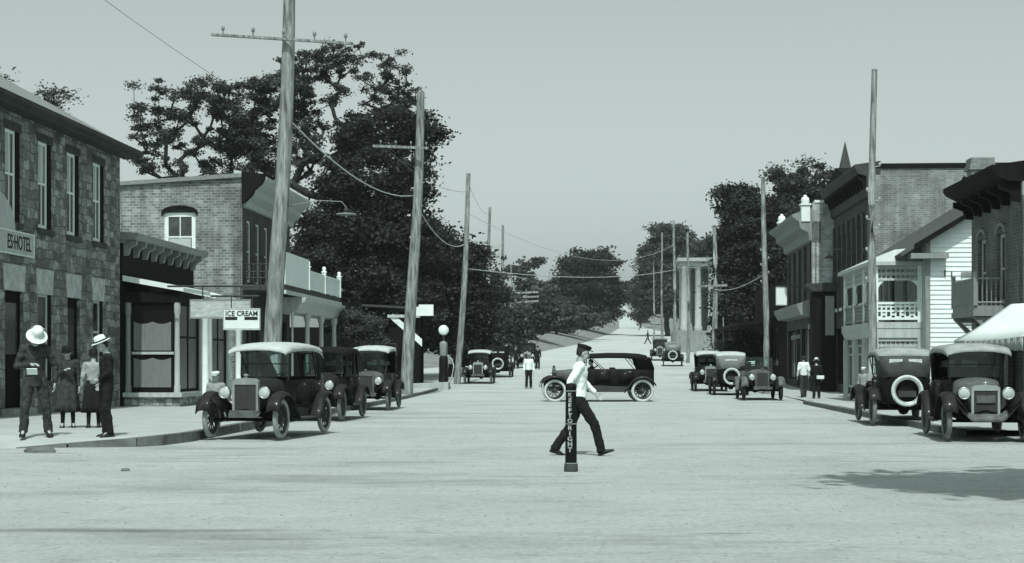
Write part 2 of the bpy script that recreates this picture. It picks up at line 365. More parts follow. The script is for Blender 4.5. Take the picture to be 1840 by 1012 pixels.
# ------------------------------------------------------------------ setting
def setting():
    ys = list(np.arange(-60, 160, 4.)) + list(np.arange(160, 420, 8.)) + list(np.arange(420, 1500, 40.))
    def us(y):
        l, r = np.interp(y, EY, EL), np.interp(y, EY, ER)
        a = [l - d for d in (400, 200, 100, 60, 40, 28, 20, 14, 9, 5, 2.5, 1)] + [l + (r - l) * t for t in (0, .25, .5, .75, 1)] + [r + d for d in (1, 2.5, 5, 9, 14, 20, 28, 40, 60, 100, 200, 400)]
        return a
    g = MB(); g.grid([[(x, y, gz(x, y) - .03) for x in us(y)] for y in ys])
    g.f = [f[::-1] for f in g.f]
    tag(g.build("ground", 'grass'), kind='structure')
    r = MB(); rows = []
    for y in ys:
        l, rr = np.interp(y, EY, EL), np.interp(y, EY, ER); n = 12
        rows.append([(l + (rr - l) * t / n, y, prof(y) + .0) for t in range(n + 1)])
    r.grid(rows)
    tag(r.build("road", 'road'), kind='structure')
    # left sidewalk with its rounded corner
    def strip(name, pts_in, pts_out, z0, kerb=True, kmat='kerb'):
        pass
    L = lambda Y: -7.7 + .059 * Y
    out = [(-34, 25.4, -.02), (-13, 25.5, -.01), (-8.6, 26.0, .0), (-7.75, 26.2, .07), (-6.6, 26.45, .15), (-6.25, 26.9, .17), (-6.0, 28.2, .17), (L(32), 32, .17), (L(40), 40, .15), (L(48), 48, .13), (L(56), 56, .12), (L(66), 66, .16), (L(73), 73, .27)]
    inn = [(-34, 30, .17), (-24, 30, .17), (-21, 30, .17), (-20, 30, .17), (-18, 31, .17), (-17, 32, .17), (-16, 33, .17), (-15, 36, .16), (-15, 42, .14), (-15, 48, .13), (-15, 56, .12), (-15, 66, .16), (-15, 73, .27)]
    s = MB(); s.grid([[o_, i_] for o_, i_ in zip(out, inn)], False)
    tag(s.build("sidewalk", 'sidewalk'), kind='structure')
    random.seed(4)
    k = MB()
    for a, b in zip(out[2:-1], out[3:]):
        a, b = Vector(a), Vector(b); d = (b - a); L_ = d.length; n = max(1, int(L_ / 1.6)); d.normalize(); nn = Vector((d.y, -d.x, 0))
        for i in range(n):
            p, q = a + d * (L_ * i / n + .015), a + d * (L_ * (i + 1) / n - .015); j = random.uniform(-.015, .015)
            vs = []
            for P_ in (p, q):
                vs += [P_ + nn * (.02 + j) + Vector((0, 0, .012)), P_ - nn * .16 + Vector((0, 0, .012))]
            lo = [Vector((v_.x, v_.y, prof(v_.y) - .1)) for v_ in vs]
            k.add(vs + lo, [(0, 2, 3, 1), (4, 5, 7, 6), (0, 4, 6, 2), (1, 3, 7, 5), (0, 1, 5, 4), (2, 6, 7, 3)])
    tag(k.build("kerb", 'kerb'), kind='structure')
    Rr = lambda Y: 7.15 + .059 * Y
    out = [(Rr(30), 30, .13), (Rr(41), 41, .13), (Rr(48), 48, .12), (Rr(53), 53, .1), (Rr(54.5) + .4, 54.5, .07), (Rr(60) + .5, 60, .06), (Rr(72) + .4, 72, .15)]
    inn = [(20, y, z) for _, y, z in out]
    s = MB(); s.grid([[i_, o_] for o_, i_ in zip(out, inn)], False)
    tag(s.build("sidewalk", 'sidewalk'), kind='structure')
    k = MB()
    for a, b in zip(out[:4], out[1:5]):
        a, b = Vector(a), Vector(b); d = (b - a); L_ = d.length; n = max(1, int(L_ / 1.5)); d.normalize(); nn = Vector((-d.y, d.x, 0))
        for i in range(n):
            p, q = a + d * (L_ * i / n + .015), a + d * (L_ * (i + 1) / n - .015); j = random.uniform(-.015, .02)
            vs = []
            for P_ in (p, q): vs += [P_ - nn * .16 + Vector((0, 0, .012)), P_ + nn * (.02 + j) + Vector((0, 0, .012))]
            lo = [Vector((v_.x, v_.y, -.1)) for v_ in vs]
            k.add(vs + lo, [(0, 2, 3, 1), (4, 5, 7, 6), (0, 4, 6, 2), (1, 3, 7, 5), (0, 1, 5, 4), (2, 6, 7, 3)])
    tag(k.build("kerb", 'kerb'), kind='structure')
setting()

# ------------------------------------------------------------------ building pieces (canonical frame: wall face at x=0 looking +x, y along, z up)
def frame(rz=0, loc=(0, 0, 0)): return Matrix.Translation(loc) @ Matrix.Rotation(rz, 4, 'Z')
def wall(parent, P, y0, y1, z0, z1, ops=(), mat='brickL', th=.35, name="wall", tops=None):
    b = MB(); b.m = P; cuts = sorted({y0, y1} | {c for o in ops for c in o[:2]})
    for a, c in zip(cuts, cuts[1:]):
        here = sorted([(o[2], o[3]) for o in ops if o[0] < (a + c) / 2 < o[1]]); z = z0
        for lo, hi in here + [(z1, None)]:
            if lo > z + 1e-4:
                if hi is None and tops:
                    ta, tc = [tops[0] + (tops[1] - tops[0]) * (t - y0) / (y1 - y0) for t in (a, c)]
                    b.add([(-th, a, z), (0, a, z), (0, c, z), (-th, c, z), (-th, a, ta), (0, a, ta), (0, c, tc), (-th, c, tc)],
                          [(0, 3, 2, 1), (4, 5, 6, 7), (0, 1, 5, 4), (1, 2, 6, 5), (2, 3, 7, 6), (3, 0, 4, 7)])
                else: b.box(-th, 0, a, c, z, lo)
            if hi is None: break
            z = hi
    return b.build(name, mat, parent)
def window(parent, P, y0, y1, z0, z1, fm='white', gm='glass', depth=.06, fw=.07, sill='stonedk', mull=1, mid=.5, arch=0, curtain=None, lintel=None, lh=.25, name="window"):
    f = MB(); f.m = P; x = -depth
    f.box(x - .06, x, y0, y0 + fw, z0, z1); f.box(x - .06, x, y1 - fw, y1, z0, z1)
    f.box(x - .06, x, y0 + fw, y1 - fw, z1 - fw, z1); f.box(x - .06, x, y0 + fw, y1 - fw, z0, z0 + fw * 1.3)
    zm = z0 + (z1 - z0) * mid
    if mid: f.box(x - .055, x - .003, y0 + fw, y1 - fw, zm - .03, zm + .03)
    for i in range(1, mull + 1):
        ym = y0 + (y1 - y0) * i / (mull + 1); f.box(x - .05, x - .006, ym - .018, ym + .018, z0 + fw * 1.3, z1 - fw)
    o = f.build(name, fm, parent)
    g = MB(); g.m = P; g.box(x - .04, x - .028, y0 + fw * .5, y1 - fw * .5, z0 + fw * .5, z1 - fw * .5); g.build("pane", gm, o)
    if curtain:
        c = MB(); c.m = P; a, b_ = curtain[1], curtain[2]
        c.box(x - .026, x - .018, y0 + fw, y0 + (y1 - y0) * curtain[3], z0 + (z1 - z0) * a, z0 + (z1 - z0) * b_); c.build("blind", curtain[0], o)
    if sill: s_ = MB(); s_.m = P; s_.box(-depth - .05, .06, y0 - .08, y1 + .08, z0 - .14, z0 - .003); s_.build("sill", sill, o)
    if lintel: s_ = MB(); s_.m = P; s_.box(-depth - .1, .025, y0 - .1, y1 + .1, z1 + .003, z1 + lh); s_.build("lintel", lintel, o)
    if arch:
        s_ = MB(); s_.m = P; n = 8; cy = (y0 + y1) / 2; hw = (y1 - y0) / 2
        pts = [(cy + hw * math.cos(math.pi * i / n), z1 + arch * math.sin(math.pi * i / n) - .002) for i in range(n + 1)]
        s_.prism(pts, -.2, .02); s_.build("arch_head", arch and (sill or fm), o)
    return o
def door(parent, P, y0, y1, z0, z1, mat='wooddk', depth=.3, name="door", fm=None, panes=True):
    d = MB(); d.m = P; x = -depth
    d.box(x - .06, x, y0 + .05, y1 - .05, z0, z1 - .05)
    for za, zb in ((.08, .4), (.46, .9)):
        if not panes or za < .4: d.box(x, x + .012, y0 + .16, y1 - .16, z0 + (z1 - z0) * za, z0 + (z1 - z0) * zb)
    o = d.build(name, mat, parent)
    if panes: g = MB(); g.m = P; g.box(x - .01, x + .006, y0 + .16, y1 - .16, z0 + (z1 - z0) * .46, z0 + (z1 - z0) * .9); g.build("pane", 'glass', o)
    k = MB(); k.m = P; k.lathe([(.0, -.03), (.03, -.02), (.03, .02), (0, .03)], (x + .06, y1 - .14, z0 + 1.0), 8); k.build("handle", 'nickel', o)
    f = MB(); f.m = P
    f.box(x - .08, x + .02, y0, y0 + .05, z0, z1); f.box(x - .08, x + .02, y1 - .05, y1, z0, z1); f.box(x - .08, x + .02, y0 + .05, y1 - .05, z1 - .05, z1)
    f.build("frame", fm or mat, o)
    return o
def stepprof(b, prof, y0, y1, P=None):     # moulding: polygon (x,z) run along y
    b.prism(prof, y0, y1, 'Y')
I4 = Matrix.Identity(4)
TH = -math.atan(.059)
def LF(Y, z=0): return (-14.5 + .059 * Y, Y, z)
def RF(Y, z=0): return (10.75 + .059 * Y, Y, z)
CAML = lambda loc: frame(-math.pi / 2, loc)     # camera-facing wall, left-hand building (u -> towards street)
CAMR = lambda loc: frame(math.pi / 2, loc)      # camera-facing wall, right-hand building (u -> away from street)

def hotel():
    Y0 = 27.0; e = empty("stone_hotel", LF(Y0), TH, "two storey rubble stone hotel with tall sash windows and a plain sloping roof", "building")
    L = 18.35; H = 7.75; y = lambda Y: (Y - Y0) * 1.0017
    ups = [(y(Y) - .47, y(Y) + .47) for Y in (28.5, 30.7, 32.85, 35.0, 37.05, 39.2, 41.3, 43.4)]
    ops = [(a, b, 4.95, 7.2) for a, b in ups]
    gd = [('d', 28.6, 1.0), ('w', 30.7, .9), ('w', 32.85, .9), ('w', 35.0, .9), ('d', 37.15, 1.15), ('w', 39.2, .95), ('d', 41.35, .95), ('w', 43.35, .85)]
    for k, Y, wd in gd: ops.append((y(Y) - wd / 2, y(Y) + wd / 2, .35 if k == 'd' else 1.0, 3.25))
    wall(e, I4, 0, L, 0, H, ops, 'stone', .5)
    wall(e, CAML((-9, 0, 0)), 0, 8.99, 0, H, [], 'stone', .4)
    b = MB(); b.box(-9, -.01, L, L + .02, 0, H); b.box(-9.02, -9, 0, L, 0, H); b.build("back_wall", 'stone', e)
    for i, (a, c) in enumerate(ups):
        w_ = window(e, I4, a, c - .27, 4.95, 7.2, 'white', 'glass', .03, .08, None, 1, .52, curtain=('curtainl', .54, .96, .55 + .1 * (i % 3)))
        s_ = MB(); s_.box(-.34, -.012, c - .268, c - .002, 4.952, 7.198); s_.build('reveal_shade', 'black', w_); s_ = MB(); s_.box(-.1, .07, a - .08, c + .08, 4.8, 4.947); s_.build('sill', 'stonedk', w_)  # near-flush black block stands in for shade in a deep window reveal
        s_ = MB(); s_.box(-.3, .012, a - .1, c + .1, 7.203, 7.42); s_.build("lintel", 'stonedk', e)
    for k, Y, wd in gd:
        a, c = y(Y) - wd / 2, y(Y) + wd / 2
        if k == 'w': w_ = window(e, I4, a, c - .2, 1.0, 3.25, 'offwhite', 'glass', .04, .07, 'stonedk', 0, .6); s_ = MB(); s_.box(-.34, -.012, c - .198, c - .002, 1.002, 3.248); s_.build('reveal_shade', 'black', w_)  # reveal shade painted as a black block here too, beside the sash
        else:
            door(e, I4, a, c, .35, 3.25, 'black', .1)
            s_ = MB(); s_.box(-.5, .5, a - .35, c + .35, 0, .17); s_.box(-.5, .3, a - .2, c + .2, .17, .34); s_.build("door_step", 'stonetrim', e)
        v = MB()                                   # flat arch of voussoirs
        for j in range(3):
            u0 = a - .06 + (c - a + .12) * j / 3; u1 = a - .06 + (c - a + .12) * (j + 1) / 3 - .012
            t0, t1 = (j - 1.5) * .06, (j - .5) * .06
            v.prism([(u0, 3.253), (u1, 3.253), (u1 + t1, 3.9), (u0 + t0, 3.9)], -.05, .02)
        v.build("flat_arch", 'stonelt', e)
    r = MB()                                       # roof with boxed eaves
    ov = .45; rz = 2.9; dp = 4.6
    a = [(ov, -.4, H + .12), (ov, L + .4, H + .12), (-dp, L + .4, H + rz), (-dp, -.4, H + rz), (-9.4, L + .4, H + .12), (-9.4, -.4, H + .12)]
    lo = [(p[0], p[1], p[2] - .12) for p in a]
    r.add(a + lo, [(0, 1, 2, 3), (3, 2, 4, 5), (6, 9, 8, 7), (9, 11, 10, 8), (0, 6, 7, 1), (1, 7, 8, 2), (2, 8, 10, 4), (5, 11, 9, 3), (3, 9, 6, 0), (4, 10, 11, 5)])
    ro = r.build("roof", 'roof', e)
    g = MB(); g.box(.03, ov, -.35, L + .3, H - .12, H - .003); g.prism([(ov + .002, H - .02), (ov + .12, H + .02), (ov + .12, H + .13), (ov + .002, H + .13)], -.38, L + .38, 'Y'); g.build("gutter", 'greydk', ro)
    gb = MB(); gb.prism([(0.0, H), (-4.6, H + 2.75), (-9, H)], L - .02, L + .02, 'Y'); gb.prism([(0.0, H), (-4.6, H + 2.75), (-9, H)], .02, .06, 'Y'); gb.build("gable", 'stone', e)
    # hotel sign board along the wall and the rounded crest above it
    s = empty("hotel_sign", LF(36.25, 0), TH, "long white board reading ES HOTEL under a rounded crest on the stone wall", "sign")
    b = MB(); b.box(.03, .1, -2.6, 1.95, 4.13, 4.72); b.build("board", 'offwhite', s, bevel=.01)
    b = MB()
    for q in ((-2.6, 1.95, 4.13, 4.16), (-2.6, 1.95, 4.69, 4.72), (1.92, 1.95, 4.16, 4.69)): b.box(.1, .115, q[0], q[1], q[2], q[3])
    b.build("moulding", 'white', s)
    text("ES\u00b7HOTEL", .50, "lettering", 'letters', s, basis((0, 1, 0), (0, 0, 1), (.104, .98, 4.42)), sx=.70, bold=.004)
    b = MB(); n = 20; pts = [(-.75 + 1.5 * math.cos(math.pi * i / n), 4.725 + .95 * math.sin(math.pi * i / n)) for i in range(n + 1)]
    b.prism(pts, .03, .09); b.build("crest", 'offwhite', s)
hotel()

def bracket(b, y0, y1, x0, x1, z0, z1):      # a console under a cornice
    b.prism([(x0, z0), (x0 + (x1 - x0) * .35, z0 + .02), (x0 + (x1 - x0) * .5, z0 + (z1 - z0) * .5), (x1, z0 + (z1 - z0) * .7), (x1, z1), (x0, z1)], y0, y1, 'Y')

def shop():
    Y0 = 45.55; e = empty("wooden_shop", LF(Y0), TH, "low dark wooden shop with bracketed cornice and bay windows with scalloped curtains", "building")
    L = 8.0
    wall(e, I4, 0, L, 0, 5.1, [], 'wooddk', .3)
    wall(e, CAML((-7, 0, 0)), 0, 6.69, 0, 5.0, [], 'wooddk', .3)
    b = MB(); b.box(-7, -.32, .3, L, 4.7, 4.8); b.build("roof", 'greydk', e)
    c = MB(); c.box(-.3, .1, -.02, L, 5.1, 5.2); c.prism([(-.3, 5.2), (.42, 5.2), (.5, 5.32), (.5, 5.4), (-.3, 5.46)], -.05, L + .12, 'Y'); co = c.build("cornice", 'grey', e)
    for i in range(9):
        b = MB(); bracket(b, .1 + i * .93, .26 + i * .93, .003, .4, 4.72, 5.197); b.build("bracket", 'grey', co)
    # bay windows: camera side and street side
    for (ya, yb, xo) in ((.15, 3.0, 1.72), (5.0, 7.6, 1.45)):
        bay = MB(); bay.box(.003, xo, ya, yb, 0, .42); bo = bay.build("bay_base", 'stonebase', e)
        s_ = MB(); s_.box(.003, xo + .1, ya - .12, yb + .1, .423, .56); s_.build("bay_sill", 'offwhite', bo)
        rf = MB(); rf.prism([(.003, 3.95), (xo + .16, 3.62), (xo + .16, 3.74), (.003, 4.12)], ya - .14, yb + .12, 'Y'); rf.build("bay_roof", 'white', bo)
        fr = MB(); fr.box(.003, xo, ya, yb, 3.3, 3.61); fr.build("bay_frieze", 'wooddk', bo)
        for X, yy in ((xo - .1, ya + .1), (xo - .1, yb - .1), (.1, ya + .1)):
            p = MB(); h = 3.3 if X > .5 else 3.3
            p.lathe([(.1, .56), (.1, .75), (.085, .8), (.075, 2.9), (.1, 3.0), (.1, h - .003)], (X, yy, 0), 12)
            p.build("column", 'offwhite' if X > .5 else 'grey', bo)
        P = CAML((.2, ya + .12, 0))
        window(bo, P, .0, xo - .42, .58, 3.28, 'wooddk', 'glass', .0, .05, None, 0, 0, name="shop_window")
        cu = MB(); cu.m = P; n = 28; w_ = xo - .56
        for (za, zb) in ((.72, 1.62), (1.84, 2.72)):
            rows = []
            for k, zz in enumerate((za, zb)):
                rows.append([(-.014 + .005 * math.sin(i * 1.4), .06 + w_ * i / n, zz - (.07 * abs(math.sin(math.pi * i / n * 2)) if k else 0)) for i in range(n + 1)])
            cu.grid(rows)
        cu.build("curtain", 'curtain', bo)
        tr = MB(); tr.m = P; tr.box(.0, .05, .02, xo - .4, 1.72, 1.80); tr.build("transom", 'offwhite', bo)
        window(bo, frame(0, (xo - .12, 0, 0)), ya + .25, yb - .25, .58, 3.28, 'wooddk', 'glass', 0, .06, None, 1, .62, name="shop_window")
    door(e, I4, 3.5, 4.5, .15, 2.6, 'wooddk', -.02)
    b = MB(); b.box(.0, .9, 3.2, 4.8, 0, .14); b.build("door_step", 'stonetrim', e)
shop()

def brick_store():
    Y0 = 60.8; e = empty("brick_store", LF(Y0), TH, "two storey brick store with sloping parapet, arched side window and white cornice behind the pole", "building")
    L = 9.3; H = 8.6
    P = CAML((-10, 0, 0))
    # side window (camera side): x 297..353 px
    u0, u1 = 6.78, 8.08
    wall(e, P, 0, 9.999, 0, 8.85, [(u0, u1, 5.85, 7.62)], 'brickL', .4, tops=(8.35, 8.95))
    wo = window(e, P, u0 + .0, u1, 5.85, 7.55, 'white', 'glassg', .06, .17, None, 1, .42)
    lo = MB(); lo.m = P; lo.box(-.075, -.05, u0 + .2, u1 - .2, 6.0, 6.5); lo.build("lower_blind", 'curtainl', wo)
    s_ = MB(); s_.m = P; s_.box(-.1, .07, u0 - .05, u1 + .05, 5.74, 5.847); s_.build("sill", 'offwhite', wo)
    a = MB(); a.m = P; n = 10; cy = (u0 + u1) / 2; hw = (u1 - u0) / 2 + .1
    pts = [(cy + hw * math.cos(math.pi * i / n), 7.56 + .28 * math.sin(math.pi * i / n)) for i in range(n + 1)]
    pin = [(cy + hw * math.cos(math.pi * i / n), 7.40 + .24 * math.sin(math.pi * i / n)) for i in range(n, -1, -1)]
    a.prism(pts + pin, -.06, .06); a.build("hood_mould", 'wooddk', wo)
    ops = [(.75 + i * 1.6, 1.5 + i * 1.6, 4.75, 7.3) for i in range(5)]
    g0 = [(.6, 3.2, .5, 3.3), (3.8, 5.0, .2, 3.2), (5.6, 8.6, .5, 3.3)]
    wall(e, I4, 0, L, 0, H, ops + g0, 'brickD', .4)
    for o_ in ops: window(e, I4, *o_, 'white', 'glass', .05, .09, 'stonedk', 0, .5)
    for o_ in (g0[0], g0[2]): window(e, I4, *o_, 'wooddk', 'glass', .1, .08, None, 2, 0, name="shop_window")
    door(e, I4, *g0[1], 'wooddk', .2)
    b = MB(); b.box(-9.98, -.4, L - .3, L, 0, 8.3); b.build("rear_side_wall", 'brickL', e)
    b = MB(); b.box(-9.9, -.42, .42, L - .3, 8.0, 8.1); b.build("roof", 'greydk', e)
    c = MB(); c.m = P
    c.add([(.15, 0, 8.352), (.15, 10.0, 8.952), (-.5, 10.0, 8.952), (-.5, 0, 8.352), (.15, 0, 8.5), (.15, 10.0, 9.12), (-.5, 10.0, 9.12), (-.5, 0, 8.5)],
          [(0, 1, 5, 4), (2, 3, 7, 6), (0, 3, 2, 1), (4, 5, 6, 7), (1, 2, 6, 5), (0, 4, 7, 3)])
    c.build("coping", 'roof', e)
    c = MB(); c.prism([(.003, 7.75), (.12, 7.78), (.16, 8.0), (.42, 8.25), (.5, 8.45), (.8, 8.7), (.95, 8.9), (.95, 9.0), (-.4, 9.3), (-.4, 8.6), (.003, 8.6)], .2, L + .25, 'Y')
    c.build("cornice", 'offwhite', e)
    c = MB(); c.prism([(0, 7.9), (.16, 8.0), (.42, 8.25), (.5, 8.45), (.8, 8.7), (.92, 8.95), (.92, 9.08), (0, 9.2)], -.12, .2, 'Y'); c.build("cornice_end", 'wooddk', e)
    # first-floor gallery over the walk
    g = MB(); g.box(.003, 1.75, .05, 13.0, 4.4, 4.62); go = g.build("gallery", 'greydk', e)
    g = MB(); g.box(1.65, 1.8, 0, 13.05, 4.25, 4.4); g.prism([(.9, 3.55), (1.55, 3.6), (1.7, 3.9), (1.95, 4.1), (1.98, 4.24), (.9, 4.24)], 3.2, 13.1, 'Y'); g.build("gallery_cornice", 'offwhite', go)
    rl = MB()
    for zz in (4.9, 5.15, 5.45): rl.cyl((.1, .12, zz), (1.6, .12, zz), .025)
    for i in range(6): rl.cyl((.15 + i * .28, .12, 4.62), (.15 + i * .28, .12, 5.45), .02)
    rl.build("end_railing", 'greydk', go)
    b = MB(); b.box(1.68, 1.74, .1, 5.0, 4.63, 5.95); b.build("canvas_screen", 'white', go)
    for yy in (5.1, 8.9, 12.9):
        p = MB(); p.box(1.6, 1.78, yy - .09, yy + .09, 4.622, 5.62); p.lathe([(.13, 5.62), (.13, 5.68), (.06, 5.7), (.1, 5.78), (.07, 5.88), (0, 5.9)], (1.69, yy, 0), 10); p.build("gallery_post", 'white', go)
    rl = MB()
    for ya, yb in ((5.2, 8.8), (9.0, 12.8)):
        rl.box(1.66, 1.74, ya, yb, 5.4, 5.5); rl.box(1.66, 1.74, ya, yb, 4.66, 4.76)
        n = 26
        for i in range(n): rl.box(1.675, 1.725, ya + .04 + (yb - ya - .08) * i / n, ya + .04 + (yb - ya - .08) * (i + .62) / n, 4.76, 5.4)
    rl.build("balustrade", 'white', go)
    for yy, r in ((2.4, .05), (5.6, .12), (8.9, .12), (12.3, .12)):
        p = MB(); p.lathe([(r * 1.3, .1), (r * 1.3, .3), (r, .36), (r * .85, 3.2), (r * 1.3, 3.3), (r * 1.3, 3.545)], (1.55, yy, .05), 12); p.build("column", 'offwhite', go)
brick_store()

def boards():
    def hang(label, xa, xb, ya, yb, Y, mat, words=None, cat="sign", name="hanging_sign"):
        a, b = px(xa, ya, Y), px(xb, yb, Y)
        e = empty(name, ((a.x + b.x) / 2, Y, b.z), 0, label, cat)
        w_, h = (b.x - a.x), (a.z - b.z)
        m = MB(); m.box(-w_ / 2, w_ / 2, -.03, .03, 0, h); m.build("board", mat, e)
        m = MB(); m.box(-w_ / 2 - .02, w_ / 2 + .02, -.036, .036, h, h + .05); m.box(-w_ / 2 - .02, w_ / 2 + .02, -.036, .036, -.05, -.0); m.box(-w_ / 2 - .03, -w_ / 2 - .002, -.034, .034, -.04, h + .04); m.box(w_ / 2 + .002, w_ / 2 + .03, -.034, .034, -.04, h + .04); m.build("trim", 'grey' if mat != 'white' else 'offwhite', e)
        if words:
            for t, sz, z, sx in words: text(t, sz, "lettering", 'letters', e, basis((1, 0, 0), (0, 0, 1), (0, -.034, z)), sx=sx, bold=.004)
        return e, w_, h
    e, w_, h = hang("wide faded grey sign board hanging over the walk beside the shop bay", 343, 449, 541, 570, 45.0, 'signgrey')
    m = MB(); zb = -e.location.z + .1; m.lathe([(.12, zb), (.12, zb + .3), (.1, zb + .35), (.1, -.1), (.12, -.06), (.12, -.052)], (-.45, .0, 0), 12); m.build("post", 'white', e)
    m = MB(); m.cyl((-w_ * .3, 0, h), (-w_ * .3, 0, h + .45), .02); m.cyl((w_ * .35, 0, h), (w_ * .35, 0, h + .45), .02); m.cyl((-w_ / 2 - .7, 0, h + .44), (w_ / 2 + .1, 0, h + .44), .03); m.build("hanger", 'greydk', e)
    e, w_, h = hang("small white hanging sign with the words ICE CREAM below the faded board", 403, 466, 557, 590, 43.6, 'white', [("ICE CREAM", .2, .42, .95), ("SODA", .0001, .2, 1)][:1])
    m = MB(); m.box(-w_ * .47, -w_ * .12, -.036, -.03, .24, .33); m.box(w_ * .08, w_ * .46, -.036, -.03, .24, .33); m.build("painted_band", 'letters', e)
    m = MB(); m.cyl((-w_ * .3, 0, h), (-w_ * .3, 0, h + .4), .018); m.cyl((w_ * .3, 0, h), (w_ * .3, 0, h + .4), .018); m.cyl((-w_ * .3 - .6, 0, h + .4), (w_ / 2, 0, h + .4), .03); m.build("hanger", 'greydk', e)
    m = MB(); zb = -e.location.z + .1; m.lathe([(.1, zb), (.1, zb + .3), (.085, zb + .35), (.085, -.1), (.11, -.06), (.11, -.052)], (-.1, .02, 0), 12); m.build("post", 'white', e)
    # right-hand hanging signs in the shaded row
    e, w_, h = hang("square white sign board hung out from the shaded row of shops", 1395, 1413, 518, 547, 72, 'white')
    m = MB(); m.cyl((-w_ / 2, 0, h + .08), (w_ / 2 + 1.2, 0, h + .08), .03); m.build("bracket", 'greydk', e)
    for lb, xa, xb, ya, yb, Y in (("narrow white shop sign in the shade, left and lower of two", 1422, 1449, 598, 608, 75), ("narrow white shop sign in the shade, right and higher of two", 1452, 1478, 577, 588, 70)):
        a, b = px(xa, yb, Y), px(xb, ya, Y)
        e = empty("shop_sign", ((a.x + b.x) / 2, Y, a.z), 0, lb, "sign")
        m = MB(); dx = (b.x - a.x) / 2; h = b.z - a.z; m.prism([(-dx, -.1), (dx, .08), (dx, h), (-dx, h - .16)], -.03, .03, 'Y'); m.build("board", 'offwhite', e)
        m = MB(); m.cyl((-dx, 0, h), (dx + .5, 0, h + .25), .02); m.build("bracket", 'greydk', e)
    # street lamp bracket over the walk, left
    p = px(622, 385, 66); e = empty("hanging_street_lamp", p, 0, "hanging street lamp with wide flat disc shade before the dark tree", "lamp")
    m = MB(); m.lathe([(.46, -.02), (.44, .01), (.12, .06), (.1, .0)], (0, 0, 0), 20); m.build("lamp_shade", 'grey', e)
    m = MB(); m.lathe([(.05, .05), (.11, .09), (.11, .22), (.05, .3)], (0, 0, 0), 12); m.build("lamp_housing", 'greydk', e)
    m = MB(); m.lathe([(0, -.16), (.06, -.12), (.07, -.05), (.04, 0)], (0, 0, 0), 12); m.build("bulb", 'glasslens', e)
    m = MB(); m.tube([(0, 0, .3), (-.2, 0, .55), (-1.2, 0, .6), (-2.6, 0, .35)], .02); m.build("bracket", 'grey', e)
boards()

